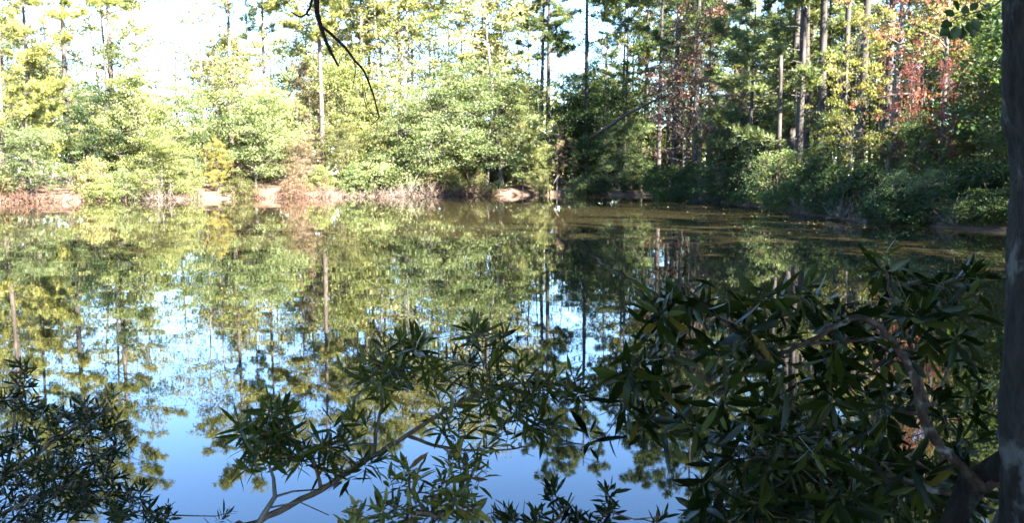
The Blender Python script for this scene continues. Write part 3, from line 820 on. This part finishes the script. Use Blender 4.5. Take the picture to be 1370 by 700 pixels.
# far-off wood beyond, one mass that nobody could count
rng = np.random.default_rng(3)
N = 60000
ang = rng.uniform(R(-48), R(52), N); dist = rng.uniform(112, 150, N)
top = 11 + 3.0 * np.sin(ang * 23) + 2.0 * np.sin(ang * 61 + 1)
cx = np.sin(ang) * dist; cy = np.cos(ang) * dist
cz = top * rng.uniform(0, 1, N) ** 0.8 + 1
tag(part('far_woods', card_mesh('far_woods', np.stack([cx, cy, cz], 1), 1.05, rng), G['yellow_green']), kind='stuff', label='far-off mass of woods showing between the trunks')

# trees round the camera that throw the shade (the camera stands at the edge of a wood)
SHADE = [(8.0, -0.5, 'canopy', 10.5), (10.5, -1.2, 'canopy', 11), (-9, -7, 'canopy', 12), (10, 0.8, 'canopy', 10), (14, -4.0, 'open', 15),
         (5.0, -8.0, 'open', 14), (-6, -10, 'pine', 24), (1.0, -5.0, 'open', 13), (-2.5, -6.5, 'open', 13), (13.5, 3.5, 'bushy', 11), (18, -1, 'slim', 20), (17, 6, 'open', 15), (20, 3, 'pine', 23),
         (21, 11, 'slim', 19), (24, 16, 'open', 14), (25, 8, 'pine', 24), (29, 14, 'pine', 24), (32, 20, 'slim', 20)]
CANOPY = [broad(95, H=11, r=0.2, base=0.60, n_limb=48, reach=4.4, leaf=0.30, per=80, sig=0.55, layer=0.4, twigs=4, top=0.97)]
KIND['canopy'] = (CANOPY, 'broadleaf_tree', 'tree', 'trunk', 'crown', 'grey_bark')
SHADE += [(7.2, 6.2, 'canopy', 11), (-8, 3.6, 'canopy', 10.5), (10.5, 8.2, 'canopy', 11.5), (-4.5, 2.6, 'canopy', 11.5), (4.4, 2.6, 'canopy', 11.0)]
SHADE += [(max(22.5, 0.66 * (13 + 3.3 * i)) + 1.5 * math.sin(i * 2.3), 13 + 3.3 * i, 'bushy', (9.0 if i < 2 else 8.5) + 1.0 * math.sin(i * 4.1)) for i in range(11) if i not in (3, 4)]  # row added upsun, heights and gaps set to shade the lower right bank
SHADE += [(-3.2, 0.6, 'canopy', 10), (0.3, -1.6, 'canopy', 10.5), (3.6, 0.4, 'canopy', 10), (5.6, 3.4, 'canopy', 10), (-6.8, 1.2, 'canopy', 10.5), (-0.5, -5, 'canopy', 12), (1.5, 1.2, 'canopy', 12.5), (6.5, 0.5, 'canopy', 11), (8, 2.4, 'canopy', 9), (-9.5, 2.8, 'canopy', 10), (-3.5, -6.5, 'canopy', 12), (8.5, 5.5, 'canopy', 11), (-5.5, -3.5, 'canopy', 12)]
for i, (x, y, k, H) in enumerate(SHADE):
    plant(k, 0, y, H, 'mid_green', 'leafy green shade tree added beyond the big foreground trunk, mostly outside the picture' if y > 12 else 'tree of the wood behind the viewer, outside the picture', group='trees beyond the big foreground trunk' if y > 12 else 'trees of the wood behind the viewer', x=x, wide=1.5 if k == 'canopy' else 1.15)

# ------------------------------------------------------------------ logs, brush and small things along the bank
w_ = Wood(); lr = np.random.default_rng(8)
a_, b_ = P(800, 178, 77), P(912, 120, 72)
pts = [a_.lerp(b_, t) + Vector((0, 0, 0.35 * math.sin(t * PI))) for t in np.linspace(-0.1, 1.0, 9)]
w_.tube(pts, [0.17 - 0.012 * i for i in range(9)], 8, 0.08, lr)
for t in (0.35, 0.55, 0.75):
    o = along(pts, t); w_.tube([o, o + Vector((0.2, -0.2, 0.9))], [0.05, 0.012], 5)
tag(part('leaning_log', w_.mesh('leaning_log'), M['dark_bark']), 'fallen trunk leaning diagonally through the trees above the shaded corner', 'log')

BR = [(205, 64.0, 1.6, 0, 'grey bare twigs under the bright overhanging bush on the far bank', 'dead_wood'), (250, 64.8, 1.0, 1, 'low litter of twigs on the pale bank right of the grey twigs', 'dead_wood'),
      (60, 59.5, 1.5, 1, 'red-brown dead twigs along the bank at far left', 'dead_brown_wood'), (20, 58.8, 1.4, 2, 'red-brown dead brush at the far left corner of the pond', 'dead_brown_wood'),
      (375, 68.6, 1.5, 1, 'brown dead twigs under the low pinkish shrub', 'dead_brown_wood'), (420, 70.3, 1.5, 0, 'brown dead twigs at the waterline right of the pinkish shrub', 'dead_brown_wood'),
      (460, 71.5, 1.3, 1, 'dead twigs at the waterline before the low spreading shrub', 'dead_wood'), (530, 73.0, 1.6, 0, 'tangle of bare twigs at the foot of the grey-green bush', 'dead_wood'),
      (560, 73.3, 1.6, 2, 'bare twigs rising from the water under the big bush', 'dead_wood'), (600, 74.5, 1.7, 0, 'brown brush below the olive shrub', 'dead_brown_wood'),
      (640, 76.0, 1.7, 2, 'dark brush heap at the left foot of the sandy slope', 'dead_brown_wood'),
      (1090, 41.3, 1.0, 2, 'bleached bare twigs standing in the water on the right bank', 'dead_wood'), (1150, 36.6, 1.1, 0, 'grey root tangle at the waterline left of the lit rounded shrub', 'dead_wood'),
      (1305, 31.2, 1.0, 0, 'grey root tangle at the waterline near the foreground trunk', 'dead_wood'), (1275, 32.6, 0.8, 1, 'low roots under the greener shrub on the right bank', 'dead_wood'),
      (960, 59.0, 1.2, 1, 'dark twigs at the waterline in the shaded corner', 'dark_bark')]
M['dead_brown_wood'] = bark_mat('dead_brown_wood', (0.025, 0.013, 0.009), (0.065, 0.035, 0.025), (0.13, 0.08, 0.058), 8.0)
for px, D, s, v, lab, mk in BR:
    single('brushwood', BRUSH[v], M[mk], px, D, lab, 'dead brush', s=s, rot=prng.uniform(-0.4, 0.4))
# pale leaning stick and a reed tuft on the far bank
w_ = Wood(); o = P(738, 250, 77); e = P(749, 233, 77.3)
w_.tube([o - Vector((0.15, 0, 0.35)), o, o.lerp(e, 0.6) + Vector((0, 0, 0.08)), e], [0.05, 0.045, 0.035, 0.02], 6)
tag(part('dead_stick', w_.mesh('dead_stick'), M['dead_wood']), 'pale bare stick leaning at the water below the pinkish tree', 'stick')
def reed_tuft(px, D, H, n_, label):
    rr = np.random.default_rng(int(px)); x = at(px, D); z = max(0, gz(x, D)) - 0.05
    a = rr.uniform(0, 2 * PI, n_); sp_ = rr.uniform(0, 0.5, n_)
    d = np.stack([np.cos(a) * sp_, np.sin(a) * sp_, np.ones(n_)], 1)
    ba = np.stack([rr.normal(size=n_) * 0.3, rr.normal(size=n_) * 0.2, np.zeros(n_)], 1)
    me = blade_mesh('reed_tuft', ba, d, np.stack([np.cos(a), np.sin(a), np.zeros(n_)], 1), H * rr.uniform(0.6, 1.1, n_), np.full(n_, 0.04), rr, rr.uniform(0, 1, n_), droop=0.25)
    o_ = part('reed_tuft', me, G['reed']); o_.location = (x, D, z)
    tag(o_, label, 'grass tuft')
reed_tuft(776, 77.6, 1.2, 120, 'tuft of upright green reeds at the water where the shade begins')
reed_tuft(728, 77.4, 0.9, 100, 'low grass tuft at the water in front of the lime bush')
reed_tuft(262, 65.2, 0.7, 90, 'short grass tuft on the pale bank below the light green tree')

# leaves floating on the shaded water
fl = np.random.default_rng(19)
lm = blade_mesh('floating_leaf', np.array([[-0.06, 0, 0.006]]), np.array([[1.0, 0, 0]]), np.array([[0, 0, 1.0]]), np.array([0.12]), np.array([0.075]), fl, np.array([0.8]), droop=-0.05)
L('floating', (0.25, 0.19, 0.10), (0.36, 0.29, 0.17), trans=0.1)
first = None
for i in range(60):
    px = fl.uniform(860, 1240); base_y = np.interp(px, [860, 905, 1000, 1080, 1160, 1250], [266, 270, 281, 293, 302, 309])
    p = on_water(px, base_y + abs(fl.normal()) * 8 + 1)
    o = part('floating_leaf', lm, G['floating']) if first is None else first.copy()
    if first is None:
        first = o
        tag(o, 'small pale fallen leaf floating on the shaded water off the right bank', 'leaf', 'fallen leaves floating off the right bank')
    else:
        col.objects.link(o)
    o.location = (p.x, p.y, 0.003); o.rotation_euler.z = fl.uniform(0, 6.28)
    s = fl.uniform(0.6, 1.3); o.scale = (s, s, s)

# ------------------------------------------------------------------ foreground: big trunk at the right
tr = np.random.default_rng(23)
Yt = 1.75
edge = [(-260, 1344), (-120, 1346), (0, 1348), (60, 1351), (110, 1349), (160, 1352), (190, 1359), (230, 1363), (300, 1362), (360, 1358), (430, 1354), (520, 1351), (620, 1349), (720, 1347), (900, 1340)]
SID = 48; rings = []
k = 0
zz = np.linspace(-0.2, 1, 0)
ctr, rad = [], []
ys = np.linspace(-260, 1100, 110)
for y in ys:
    ex = np.interp(y, [e[0] for e in edge], [e[1] for e in edge])
    rpx = 62 + 0.012 * max(0, y - 300)
    c = P(ex + rpx, y, Yt); ctr.append(c); rad.append(rpx / F * Yt)
top_p = ctr[0]
V_, F_ = [], []
full = [(c, r) for c, r in zip(ctr, rad)]
up = [(top_p + Vector((0.02 * i, -0.03 * i, 0.45 * i)), rad[0] * (1 - 0.06 * i)) for i in range(1, 13)]
full = up[::-1] + full
for i, (c, r) in enumerate(full):
    for q in range(SID):
        a = 2 * PI * q / SID
        z = c.z
        nn = 0.05 * math.sin(3 * a + 4 * z) + 0.03 * math.sin(5 * a - 9 * z + 1) + 0.025 * math.sin(9 * a + 23 * z) + 0.02 * tr.normal()
        V_.append((c.x + math.cos(a) * r * (1 + nn), c.y + math.sin(a) * r * (1 + nn), z + 0.002 * tr.normal()))
for i in range(len(full) - 1):
    for q in range(SID):
        F_.append((i * SID + q, (i + 1) * SID + q, (i + 1) * SID + (q + 1) % SID, i * SID + (q + 1) % SID))
me = bpy.data.meshes.new('trunk'); me.from_pydata(V_, [], F_); me.polygons.foreach_set('use_smooth', np.ones(len(F_), bool)); me.update()
base_pt = full[-1][0]
tree = empty('tree', (base_pt.x, base_pt.y, gz(base_pt.x, base_pt.y)))
tag(tree, 'big mottled grey trunk with lichen patches rising along the right edge', 'tree')
inv = -Vector(tree.location)
def adopt(name, me_, mat, root):
    o = part(name, me_, mat, root)
    o.location = -Vector(root.location)
    return o
adopt('trunk', me, M['lichen_bark'], tree)
ttop = full[0][0]
w_ = Wood(); cc = []
for q in range(16):
    a = tr.uniform(0, 2 * PI); e = ttop + Vector((math.cos(a) * tr.uniform(0.8, 2.4), math.sin(a) * tr.uniform(0.8, 2.4), tr.uniform(0.2, 2.8)))
    w_.tube([ttop - Vector((0, 0, 0.3)), ttop.lerp(e, 0.5) + Vector((0, 0, 0.3)), e], [0.035, 0.02, 0.006], 5)
    cc.append(np.array(e) + tr.normal(size=(90, 3)) * 0.45)
adopt('limb', w_.mesh('limb'), M['dark_bark'], tree)
adopt('crown', card_mesh('crown', np.concatenate(cc), 0.12, tr), G['mid_green'], tree)

# ------------------------------------------------------------------ foreground: shrubs with real leaves
class FrontShrub:
    def __init__(s, name, label, root, mat_leaf, mat_wood, seed, L0, W0, cat='shrub', wid=((0.38, 1.0), (0.72, 0.8)), droop=0.2, fold=0.25, sag=0.10):
        s.sag = sag
        s.rng = np.random.default_rng(seed); s.nodes = []; s.w = Wood()
        s.dens = 1.0
        s.b, s.d, s.n, s.l, s.wd, s.t = [], [], [], [], [], []
        s.name, s.label, s.cat = name, label, cat
        s.root = Vector(root); s.ml, s.mw = mat_leaf, mat_wood
        s.L0, s.W0, s.wid, s.droop, s.fold = L0, W0, wid, droop, fold
    def branch(s, pts, r0, r1, sub=6, sides=7, kink=0.0, grow=True):
        P_ = []
        n = len(pts)
        for i in range(n - 1):                       # Catmull-Rom through the given points
            p0, p1, p2, p3 = pts[max(i - 1, 0)], pts[i], pts[i + 1], pts[min(i + 2, n - 1)]
            for k_ in range(sub):
                t = k_ / sub
                q = 0.5 * ((2 * p1) + (p2 - p0) * t + (2 * p0 - 5 * p1 + 4 * p2 - p3) * t * t + (3 * p1 - p0 - 3 * p2 + p3) * t ** 3)
                P_.append(q + Vector(s.rng.normal(size=3)) * kink)
        P_.append(pts[-1])
        m_ = len(P_)
        s.w.tube(P_, [r0 + (r1 - r0) * i / (m_ - 1) for i in range(m_)], sides, 0.10, s.rng)
        if grow:
            s.nodes += P_
    def leaf(s, base, d, nrm, L_, W_, t):
        s.b.append(tuple(base)); s.d.append(tuple(d)); s.n.append(tuple(nrm)); s.l.append(L_); s.wd.append(W_); s.t.append(t)
    def whorl(s, tip, axis, n, spread=(0.45, 1.5), stem=0.05, tone=None):
        a = axis.normalized(); u = a.orthogonal().normalized(); v = a.cross(u)
        ph = s.rng.uniform(0, 6.28); tone = s.rng.uniform(0.1, 0.75) if tone is None else tone
        for k_ in range(n):
            f = k_ / max(1, n - 1)
            an = ph + k_ * 2.399 + s.rng.normal() * 0.2
            el = spread[0] + (spread[1] - spread[0]) * f + s.rng.normal() * 0.16
            rad_ = u * math.cos(an) + v * math.sin(an)
            d = a * math.cos(el) + rad_ * math.sin(el)
            d.z -= s.sag
            nrm = a * math.sin(el) - rad_ * math.cos(el) + Vector(s.rng.normal(size=3)) * 0.25
            L_ = s.L0 * s.rng.uniform(0.45, 1.25) * (0.65 if k_ < 2 else 1)
            s.leaf(tip - a * stem * f, d, nrm, L_, s.W0 * L_ / s.L0 * s.rng.uniform(0.8, 1.2), 1.0 if s.rng.uniform() < 0.02 else float(np.clip(tone + s.rng.normal() * 0.15, 0, 0.9)))
    def blob(s, px, py, rx, ry, Y, n, dY=0.3, leaves=(7, 12), tone=None, up=0.5, reach=99):
        targets = []
        for k_ in range(max(1, int(n * s.dens))):
            a = s.rng.uniform(0, 2 * PI); q = math.sqrt(s.rng.uniform(0, 1))
            targets.append(P(px + rx * q * math.cos(a), py + ry * q * math.sin(a), Y + s.rng.uniform(-dY, dY)))
        A = np.array([tuple(v) for v in s.nodes])
        targets.sort(key=lambda v: float(np.min(np.sum((A - np.array(v)) ** 2, 1))))
        for tg in targets:
            A = np.array([tuple(v) for v in s.nodes])
            i = int(np.argmin(np.sum((A - np.array(tg)) ** 2, 1) + (A[:, 2] > tg.z) * 0.004))
            o = s.nodes[i]; v = tg - o; ln = max(v.length, 1e-4)
            m1 = o + v * 0.4 + Vector((0, 0, -0.05 * ln)) + Vector(s.rng.normal(size=3)) * 0.05 * ln
            m2 = o + v * 0.75 + Vector((0, 0, -0.03 * ln)) + Vector(s.rng.normal(size=3)) * 0.04 * ln
            r_ = min(0.0045, 0.0014 + ln * 0.006)
            s.w.tube([o, m1, m2, tg], [r_, r_ * 0.8, r_ * 0.65, r_ * 0.45], 5, cap=False)
            s.nodes += [m1, m2, tg]
            ax = (tg - m2).normalized() + Vector((0, 0, up)) + Vector(s.rng.normal(size=3)) * 0.25
            s.whorl(tg, ax, int(s.rng.integers(*leaves)), tone=tone)
    def build(s, group=None):
        o = empty(s.name, s.root)
        tag(o, s.label, s.cat, group)
        adopt('stem', s.w.mesh('stem'), s.mw, o)
        me_ = blade_mesh('foliage', np.array(s.b), np.array(s.d), np.array(s.n), np.array(s.l), np.array(s.wd), s.rng, np.array(s.t), wid=s.wid, droop=s.droop, fold=s.fold)
        adopt('foliage', me_, s.ml, o)
        return o
def base_at(px, Y):
    x = (px - 685) / F * Y
    return Vector((x, Y, gz(x, Y)))

# middle shrub: narrow glossy leaves, a bare branch slanting up to the right
Ym = 2.45
rt = base_at(240, 2.2)
s = FrontShrub('shrub', 'narrow-leaved dark shrub at bottom centre with a bare brown branch slanting up right', rt, G['titi'], M['twig'], 101, 0.072, 0.0112)
s.dens = 1.05
s.branch([rt, P(300, 745, 2.25), P(345, 700, 2.3), P(430, 655, 2.38), P(500, 610, 2.42), P(545, 583, 2.45), P(600, 548, 2.47), P(660, 520, 2.5), P(720, 511, 2.52), P(775, 518, 2.55)], 0.0115, 0.003, kink=0.0015)
s.branch([P(500, 612, 2.42), P(503, 580, 2.45), P(512, 540, 2.47), P(524, 505, 2.5), P(540, 470, 2.5)], 0.0065, 0.003, kink=0.001)
s.branch([P(545, 583, 2.45), P(600, 600, 2.48), P(660, 603, 2.52), P(710, 597, 2.55)], 0.006, 0.002, kink=0.001)
s.branch([P(430, 655, 2.38), P(420, 620, 2.36), P(395, 590, 2.33), P(350, 570, 2.3)], 0.006, 0.003, kink=0.001)
s.branch([P(660, 520, 2.5), P(650, 490, 2.5), P(650, 455, 2.48)], 0.005, 0.002)
for a in [(540, 480, 48, 30, Ym, 26), (488, 497, 36, 16, Ym, 8), (590, 487, 22, 28, Ym, 7), (520, 510, 25, 15, Ym, 6),
          (648, 447, 28, 14, Ym, 9), (650, 485, 26, 28, Ym, 12), (690, 530, 55, 26, 2.5, 24), (760, 518, 30, 22, 2.55, 12), (705, 565, 48, 22, 2.5, 18), (620, 560, 45, 22, 2.48, 11), (685, 492, 22, 12, 2.5, 4),
          (350, 575, 42, 26, 2.32, 24), (415, 595, 44, 26, 2.35, 22), (335, 612, 28, 16, 2.3, 8), (460, 575, 34, 26, 2.4, 10), (480, 625, 44, 20, 2.42, 8), (375, 545, 30, 10, 2.33, 6), (600, 520, 25, 14, 2.45, 4)]:
    s.blob(*a, dY=0.16, up=0.55)
s.build()

# yellowish plant low in the centre
rt = base_at(500, 2.0)
s = FrontShrub('shrub', 'yellow-green sunlit shrub low at bottom centre in front of the brown branch', rt, G['titi_yellow'], M['twig'], 102, 0.058, 0.013)
s.branch([rt, P(540, 730, 2.05), P(590, 690, 2.1), P(630, 640, 2.15), P(640, 600, 2.2)], 0.009, 0.003, kink=0.001)
s.branch([P(540, 730, 2.05), P(545, 690, 2.1), P(548, 640, 2.15)], 0.006, 0.003)
for a in [(560, 660, 50, 38, 2.12, 15), (625, 625, 28, 34, 2.18, 12), (540, 625, 28, 22, 2.16, 6), (600, 680, 45, 22, 2.08, 12), (500, 685, 32, 20, 2.08, 6), (650, 600, 22, 14, 2.2, 3)]:
    s.blob(*a, dY=0.1, up=0.6)
s.build()

# left shrub: very fine leaves
rt = base_at(-60, 2.9)
s = FrontShrub('shrub', 'fine-leaved dark blue-green shrub filling the lower left corner', rt, G['myrtle'], M['twig'], 103, 0.044, 0.0078, droop=0.05)
s.branch([rt, P(-60, 740, 2.6), P(0, 650, 2.6), P(60, 600, 2.6), P(110, 565, 2.62), P(150, 550, 2.65)], 0.012, 0.003, kink=0.002)
s.branch([P(-60, 740, 2.6), P(0, 690, 2.5), P(70, 660, 2.5), P(140, 640, 2.5)], 0.009, 0.003, kink=0.002)
s.branch([P(0, 650, 2.6), P(15, 600, 2.65), P(20, 540, 2.7), P(30, 490, 2.72)], 0.007, 0.002, kink=0.001)
for a in [(30, 490, 10, 14, 2.7, 4), (20, 530, 30, 22, 2.7, 14), (90, 560, 50, 26, 2.65, 28), (145, 585, 30, 22, 2.62, 14), (60, 600, 65, 30, 2.6, 34), (30, 640, 60, 30, 2.55, 34), (110, 630, 55, 26, 2.55, 28), (80, 680, 80, 25, 2.5, 40), (150, 665, 26, 18, 2.5, 8), (20, 690, 40, 20, 2.5, 16), (120, 545, 24, 12, 2.65, 6), (145, 530, 12, 10, 2.66, 3)]:
    s.blob(*a, dY=0.22, leaves=(10, 16), up=0.6)
s.build()
rt = base_at(120, 2.0)
s = FrontShrub('shrub', 'small dark fine-leaved spray right of the lower left shrub', rt, G['myrtle'], M['twig'], 104, 0.042, 0.0085, droop=0.05)
s.branch([rt, P(120, 760, 2.1), P(150, 712, 2.15), P(185, 685, 2.2), P(225, 690, 2.2)], 0.007, 0.002)
for a in [(185, 662, 18, 16, 2.2, 8), (215, 685, 24, 14, 2.2, 9), (165, 690, 25, 14, 2.18, 8), (310, 690, 14, 12, 2.2, 2)]:
    s.blob(*a, dY=0.08, leaves=(9, 14), up=0.6)
s.build()
# low spray at the bottom, centre right
rt = base_at(700, 1.9)
s = FrontShrub('shrub', 'dark low spray of pointed leaves at the bottom edge right of the yellow-green shrub', rt, G['myrtle'], M['twig'], 105, 0.05, 0.011, droop=0.1)
s.branch([rt, P(690, 760, 2.0), P(720, 715, 2.1), P(750, 690, 2.15), P(765, 660, 2.2)], 0.007, 0.002)
s.branch([P(690, 760, 2.0), P(760, 725, 2.1), P(800, 700, 2.15), P(820, 670, 2.2)], 0.006, 0.002)
for a in [(745, 665, 16, 18, 2.2, 6), (815, 668, 18, 20, 2.2, 8), (770, 688, 36, 12, 2.15, 12), (660, 690, 30, 14, 2.1, 9), (710, 692, 30, 10, 2.12, 8), (885, 694, 10, 6, 2.15, 2)]:
    s.blob(*a, dY=0.08, leaves=(8, 13), up=0.8)
s.build()
# pale bare stem at bottom left of the centre
w_ = Wood(); w_.tube([base_at(300, 2.2), P(335, 720, 2.25), P(352, 690, 2.28), P(368, 665, 2.3), P(366, 640, 2.3), P(357, 615, 2.3)], [0.009, 0.0085, 0.008, 0.007, 0.005, 0.003], 7)
w_.tube([P(368, 665, 2.3), P(392, 658, 2.32), P(430, 655, 2.36)], [0.004, 0.003, 0.002], 5)
w_.tube([P(360, 680, 2.29), P(400, 672, 2.3), P(440, 690, 2.3)], [0.003, 0.002, 0.0015], 5)
tag(part('bare_stem', w_.mesh('bare_stem'), M['grey_bark']), 'pale grey bare stem rising at the bottom left of the slanting brown branch', 'stem')

# big shrub at the right with long leathery leaves and the arched branch
rt = base_at(1330, 2.2)
bay = dict(wid=((0.42, 1.0), (0.75, 0.78)), droop=0.25, fold=0.2, sag=0.3)
s = FrontShrub('shrub', 'large leathery-leaved shrub at right with a thick arched crooked branch', rt, G['bay'], M['smooth_branch'], 106, 0.104, 0.0235, **bay)
s.dens = 0.82
s.branch([rt, P(1345, 690, 2.2), P(1312, 650, 2.2), P(1283, 622, 2.22), P(1250, 590, 2.24), P(1232, 555, 2.26), P(1226, 515, 2.28), P(1205, 475, 2.3), P(1180, 440, 2.3), P(1148, 425, 2.3), P(1115, 438, 2.32), P(1075, 462, 2.35), P(1020, 485, 2.4), P(960, 525, 2.42), P(900, 560, 2.45), P(850, 575, 2.46)], 0.0165, 0.003, kink=0.0022, sides=9)
s.branch([P(1312, 650, 2.2), P(1270, 660, 2.3), P(1200, 640, 2.4), P(1130, 620, 2.5), P(1040, 610, 2.55), P(960, 620, 2.6)], 0.012, 0.003, kink=0.002)
s.branch([P(1190, 452, 2.3), P(1130, 457, 2.32), P(1060, 462, 2.35), P(1000, 470, 2.4)], 0.006, 0.003, kink=0.001)
s.branch([P(1020, 485, 2.4), P(980, 440, 2.42), P(940, 405, 2.45), P(905, 375, 2.5)], 0.008, 0.003, kink=0.001)
s.branch([P(1232, 555, 2.26), P(1180, 545, 2.35), P(1120, 540, 2.42), P(1040, 550, 2.5)], 0.007, 0.003, kink=0.001)
for a in [(905, 388, 34, 22, 2.5, 7), (930, 410, 52, 34, 2.5, 16), (885, 440, 34, 30, 2.5, 9), (850, 485, 28, 26, 2.48, 7), (838, 530, 26, 26, 2.46, 7), (800, 592, 22, 14, 2.45, 3), (885, 555, 45, 36, 2.46, 13), (895, 500, 40, 30, 2.5, 10),
          (970, 470, 60, 40, 2.45, 16), (1030, 420, 50, 30, 2.45, 12), (985, 560, 60, 40, 2.5, 20), (1070, 500, 60, 44, 2.45, 18), (1090, 400, 40, 30, 2.5, 10), (1130, 560, 90, 50, 2.5, 24), (1010, 630, 70, 40, 2.55, 20), (1150, 640, 90, 40, 2.45, 22), (950, 650, 30, 30, 2.5, 6), (1150, 480, 60, 30, 2.5, 12), (1130, 420, 40, 20, 2.55, 7)]:
    s.blob(*a, dY=0.28, leaves=(6, 10), up=0.05)
s.build()
rt = base_at(1230, 3.0)
s = FrontShrub('shrub', 'leathery-leaved shrub behind the arched branch, topped by a light upright sprig', rt, G['bay'], M['twig'], 107, 0.106, 0.024, **bay)
s.dens = 0.85
s.branch([rt, P(1260, 640, 2.95), P(1240, 560, 2.9), P(1225, 480, 2.85), P(1195, 410, 2.8), P(1185, 350, 2.8)], 0.016, 0.004, kink=0.002)
s.branch([P(1240, 560, 2.9), P(1275, 480, 2.9), P(1295, 420, 2.9)], 0.009, 0.003, kink=0.002)
s.branch([P(1260, 640, 2.95), P(1190, 600, 3.0), P(1110, 570, 3.1)], 0.009, 0.003, kink=0.002)
s.blob(1185, 343, 10, 8, 2.8, 2, dY=0.03, tone=0.95, up=0.9)
for a in [(1190, 375, 40, 18, 2.8, 8), (1225, 400, 60, 32, 2.85, 18), (1295, 395, 36, 36, 2.9, 12), (1270, 470, 54, 44, 2.85, 18), (1290, 560, 46, 44, 2.9, 16), (1200, 540, 70, 50, 2.95, 20), (1110, 590, 90, 50, 3.05, 26), (1240, 640, 70, 44, 2.9, 18), (1120, 680, 130, 22, 2.9, 22), (1130, 450, 50, 30, 2.9, 10)]:
    s.blob(*a, dY=0.25, leaves=(6, 10), up=0.1)
s.build()
rt = base_at(1000, 3.0)
s = FrontShrub('shrub', 'dense dark shrub low behind the arched branch at bottom right', rt, G['myrtle'], M['twig'], 108, 0.10, 0.026, **bay)
s.branch([rt, P(1010, 700, 3.0), P(1020, 640, 3.1), P(1030, 580, 3.15)], 0.012, 0.004, kink=0.002)
s.branch([P(1010, 700, 3.0), P(1100, 660, 3.1), P(1200, 620, 3.2)], 0.010, 0.003, kink=0.002)
for a in [(1000, 670, 70, 40, 3.1, 30), (1090, 660, 90, 44, 3.15, 36), (1200, 650, 90, 50, 3.2, 36), (1050, 590, 80, 44, 3.2, 26), (960, 690, 40, 16, 3.0, 8), (1290, 670, 50, 40, 3.0, 16)]:
    s.blob(*a, dY=0.3, leaves=(8, 13), up=0.5)
s.build()
# thick broken stub at the bottom right
w_ = Wood(); w_.tube([P(1262, 740, 2.3), P(1280, 690, 2.28), P(1300, 652, 2.25), P(1330, 628, 2.2), P(1352, 612, 2.15)], [0.034, 0.030, 0.036, 0.030, 0.026], 12, 0.16, np.random.default_rng(5))
w_.tube([base_at(1262, 2.3) - Vector((0, 0, 0.1)), P(1262, 740, 2.3)], [0.04, 0.034], 12)
tag(part('crooked_stump', w_.mesh('crooked_stump'), M['lichen_bark']), 'knobbly grey crooked stump at the bottom right beside the big trunk', 'stump')

# ------------------------------------------------------------------ hanging dead twig, top
Yh = 2.3
w_ = Wood()
def tw(pts, r0, r1, sides=6, Y=Yh):
    q = [P(x, y, Y) for x, y in pts]
    n_ = len(q)
    w_.tube(q, [1.3 * (r0 + (r1 - r0) * i / (n_ - 1)) / F * Y for i in range(n_)], sides, 0.12, np.random.default_rng(4))
tw([(395, -420), (408, -240), (416, -100), (422, -30), (423, 0), (424.5, 18), (430, 38), (437, 57), (445, 74), (453, 88.5)], 4.5, 1.0, 7)
tw([(431, 36), (440, 42), (450, 52), (462, 63), (474, 80), (486, 93), (494, 111), (500, 128), (504, 144), (507.5, 156)], 1.7, 0.8)
tw([(416.5, -60), (417, 0), (415, 9), (410, 18), (403, 22.5), (396, 20), (390, 15.5)], 1.8, 0.6)
tw([(410, 18), (414.5, 20.5)], 1.5, 0.7)
tw([(474, 81), (475.5, 96), (473, 110), (471, 119), (463, 117.5)], 0.6, 0.35, 4)
tw([(485, 112), (487, 132), (491, 146), (499, 154), (507, 157.5)], 0.5, 0.5, 4)
tw([(487, 118), (492, 140), (500, 155), (503, 160)], 0.4, 0.4, 4)
tw([(507.5, 156), (504, 161), (496, 168)], 0.7, 0.35, 4)
tag(part('hanging_twig', w_.mesh('hanging_twig'), M['black_twig']), 'bare black forked twig hanging down against the bright trees at the top', 'twig')

# leafy sprig hanging by the trunk, top right
s = FrontShrub('leafy_sprig', 'sprig of rounded dark leaves hanging beside the big trunk at top right', P(1338, 0, 1.8), G['round_leaf'], M['twig'], 109, 0.030, 0.022, cat='sprig', wid=((0.3, 0.95), (0.65, 0.9)), droop=0.2)
s.branch([P(1345, -6, 1.76), P(1332, 6, 1.78), P(1315, 13, 1.8), P(1300, 18, 1.8), P(1283, 22, 1.8), P(1272, 30, 1.8)], 0.0018, 0.0009, sub=4, sides=5)
for (x, y, a, sc) in [(1283, 14, 2.3, 1), (1278, 20, 2.8, .9), (1290, 20, 1.5, .8), (1274, 30, 3.4, 1.05), (1270, 36, 3.9, 1), (1279, 34, 4.6, 1.1), (1286, 32, 4.9, 1.1), (1293, 30, 5.2, 1), (1300, 26, 5.3, 1.1), (1306, 18, 5.5, .7), (1298, 14, 0.9, .8), (1288, 38, 4.5, .9), (1276, 40, 4.2, .8), (1302, 38, 4.7, .7)]:
    b0 = P(x, y, 1.8 + s.rng.uniform(-0.03, 0.03))
    s.leaf(b0, Vector((math.cos(a), s.rng.normal() * 0.25, math.sin(a))), Vector((s.rng.normal() * 0.4, -1, 0.5 + s.rng.normal() * 0.3)), 0.027 * sc, 0.021 * sc, s.rng.uniform(0.1, 0.6))
s.build()
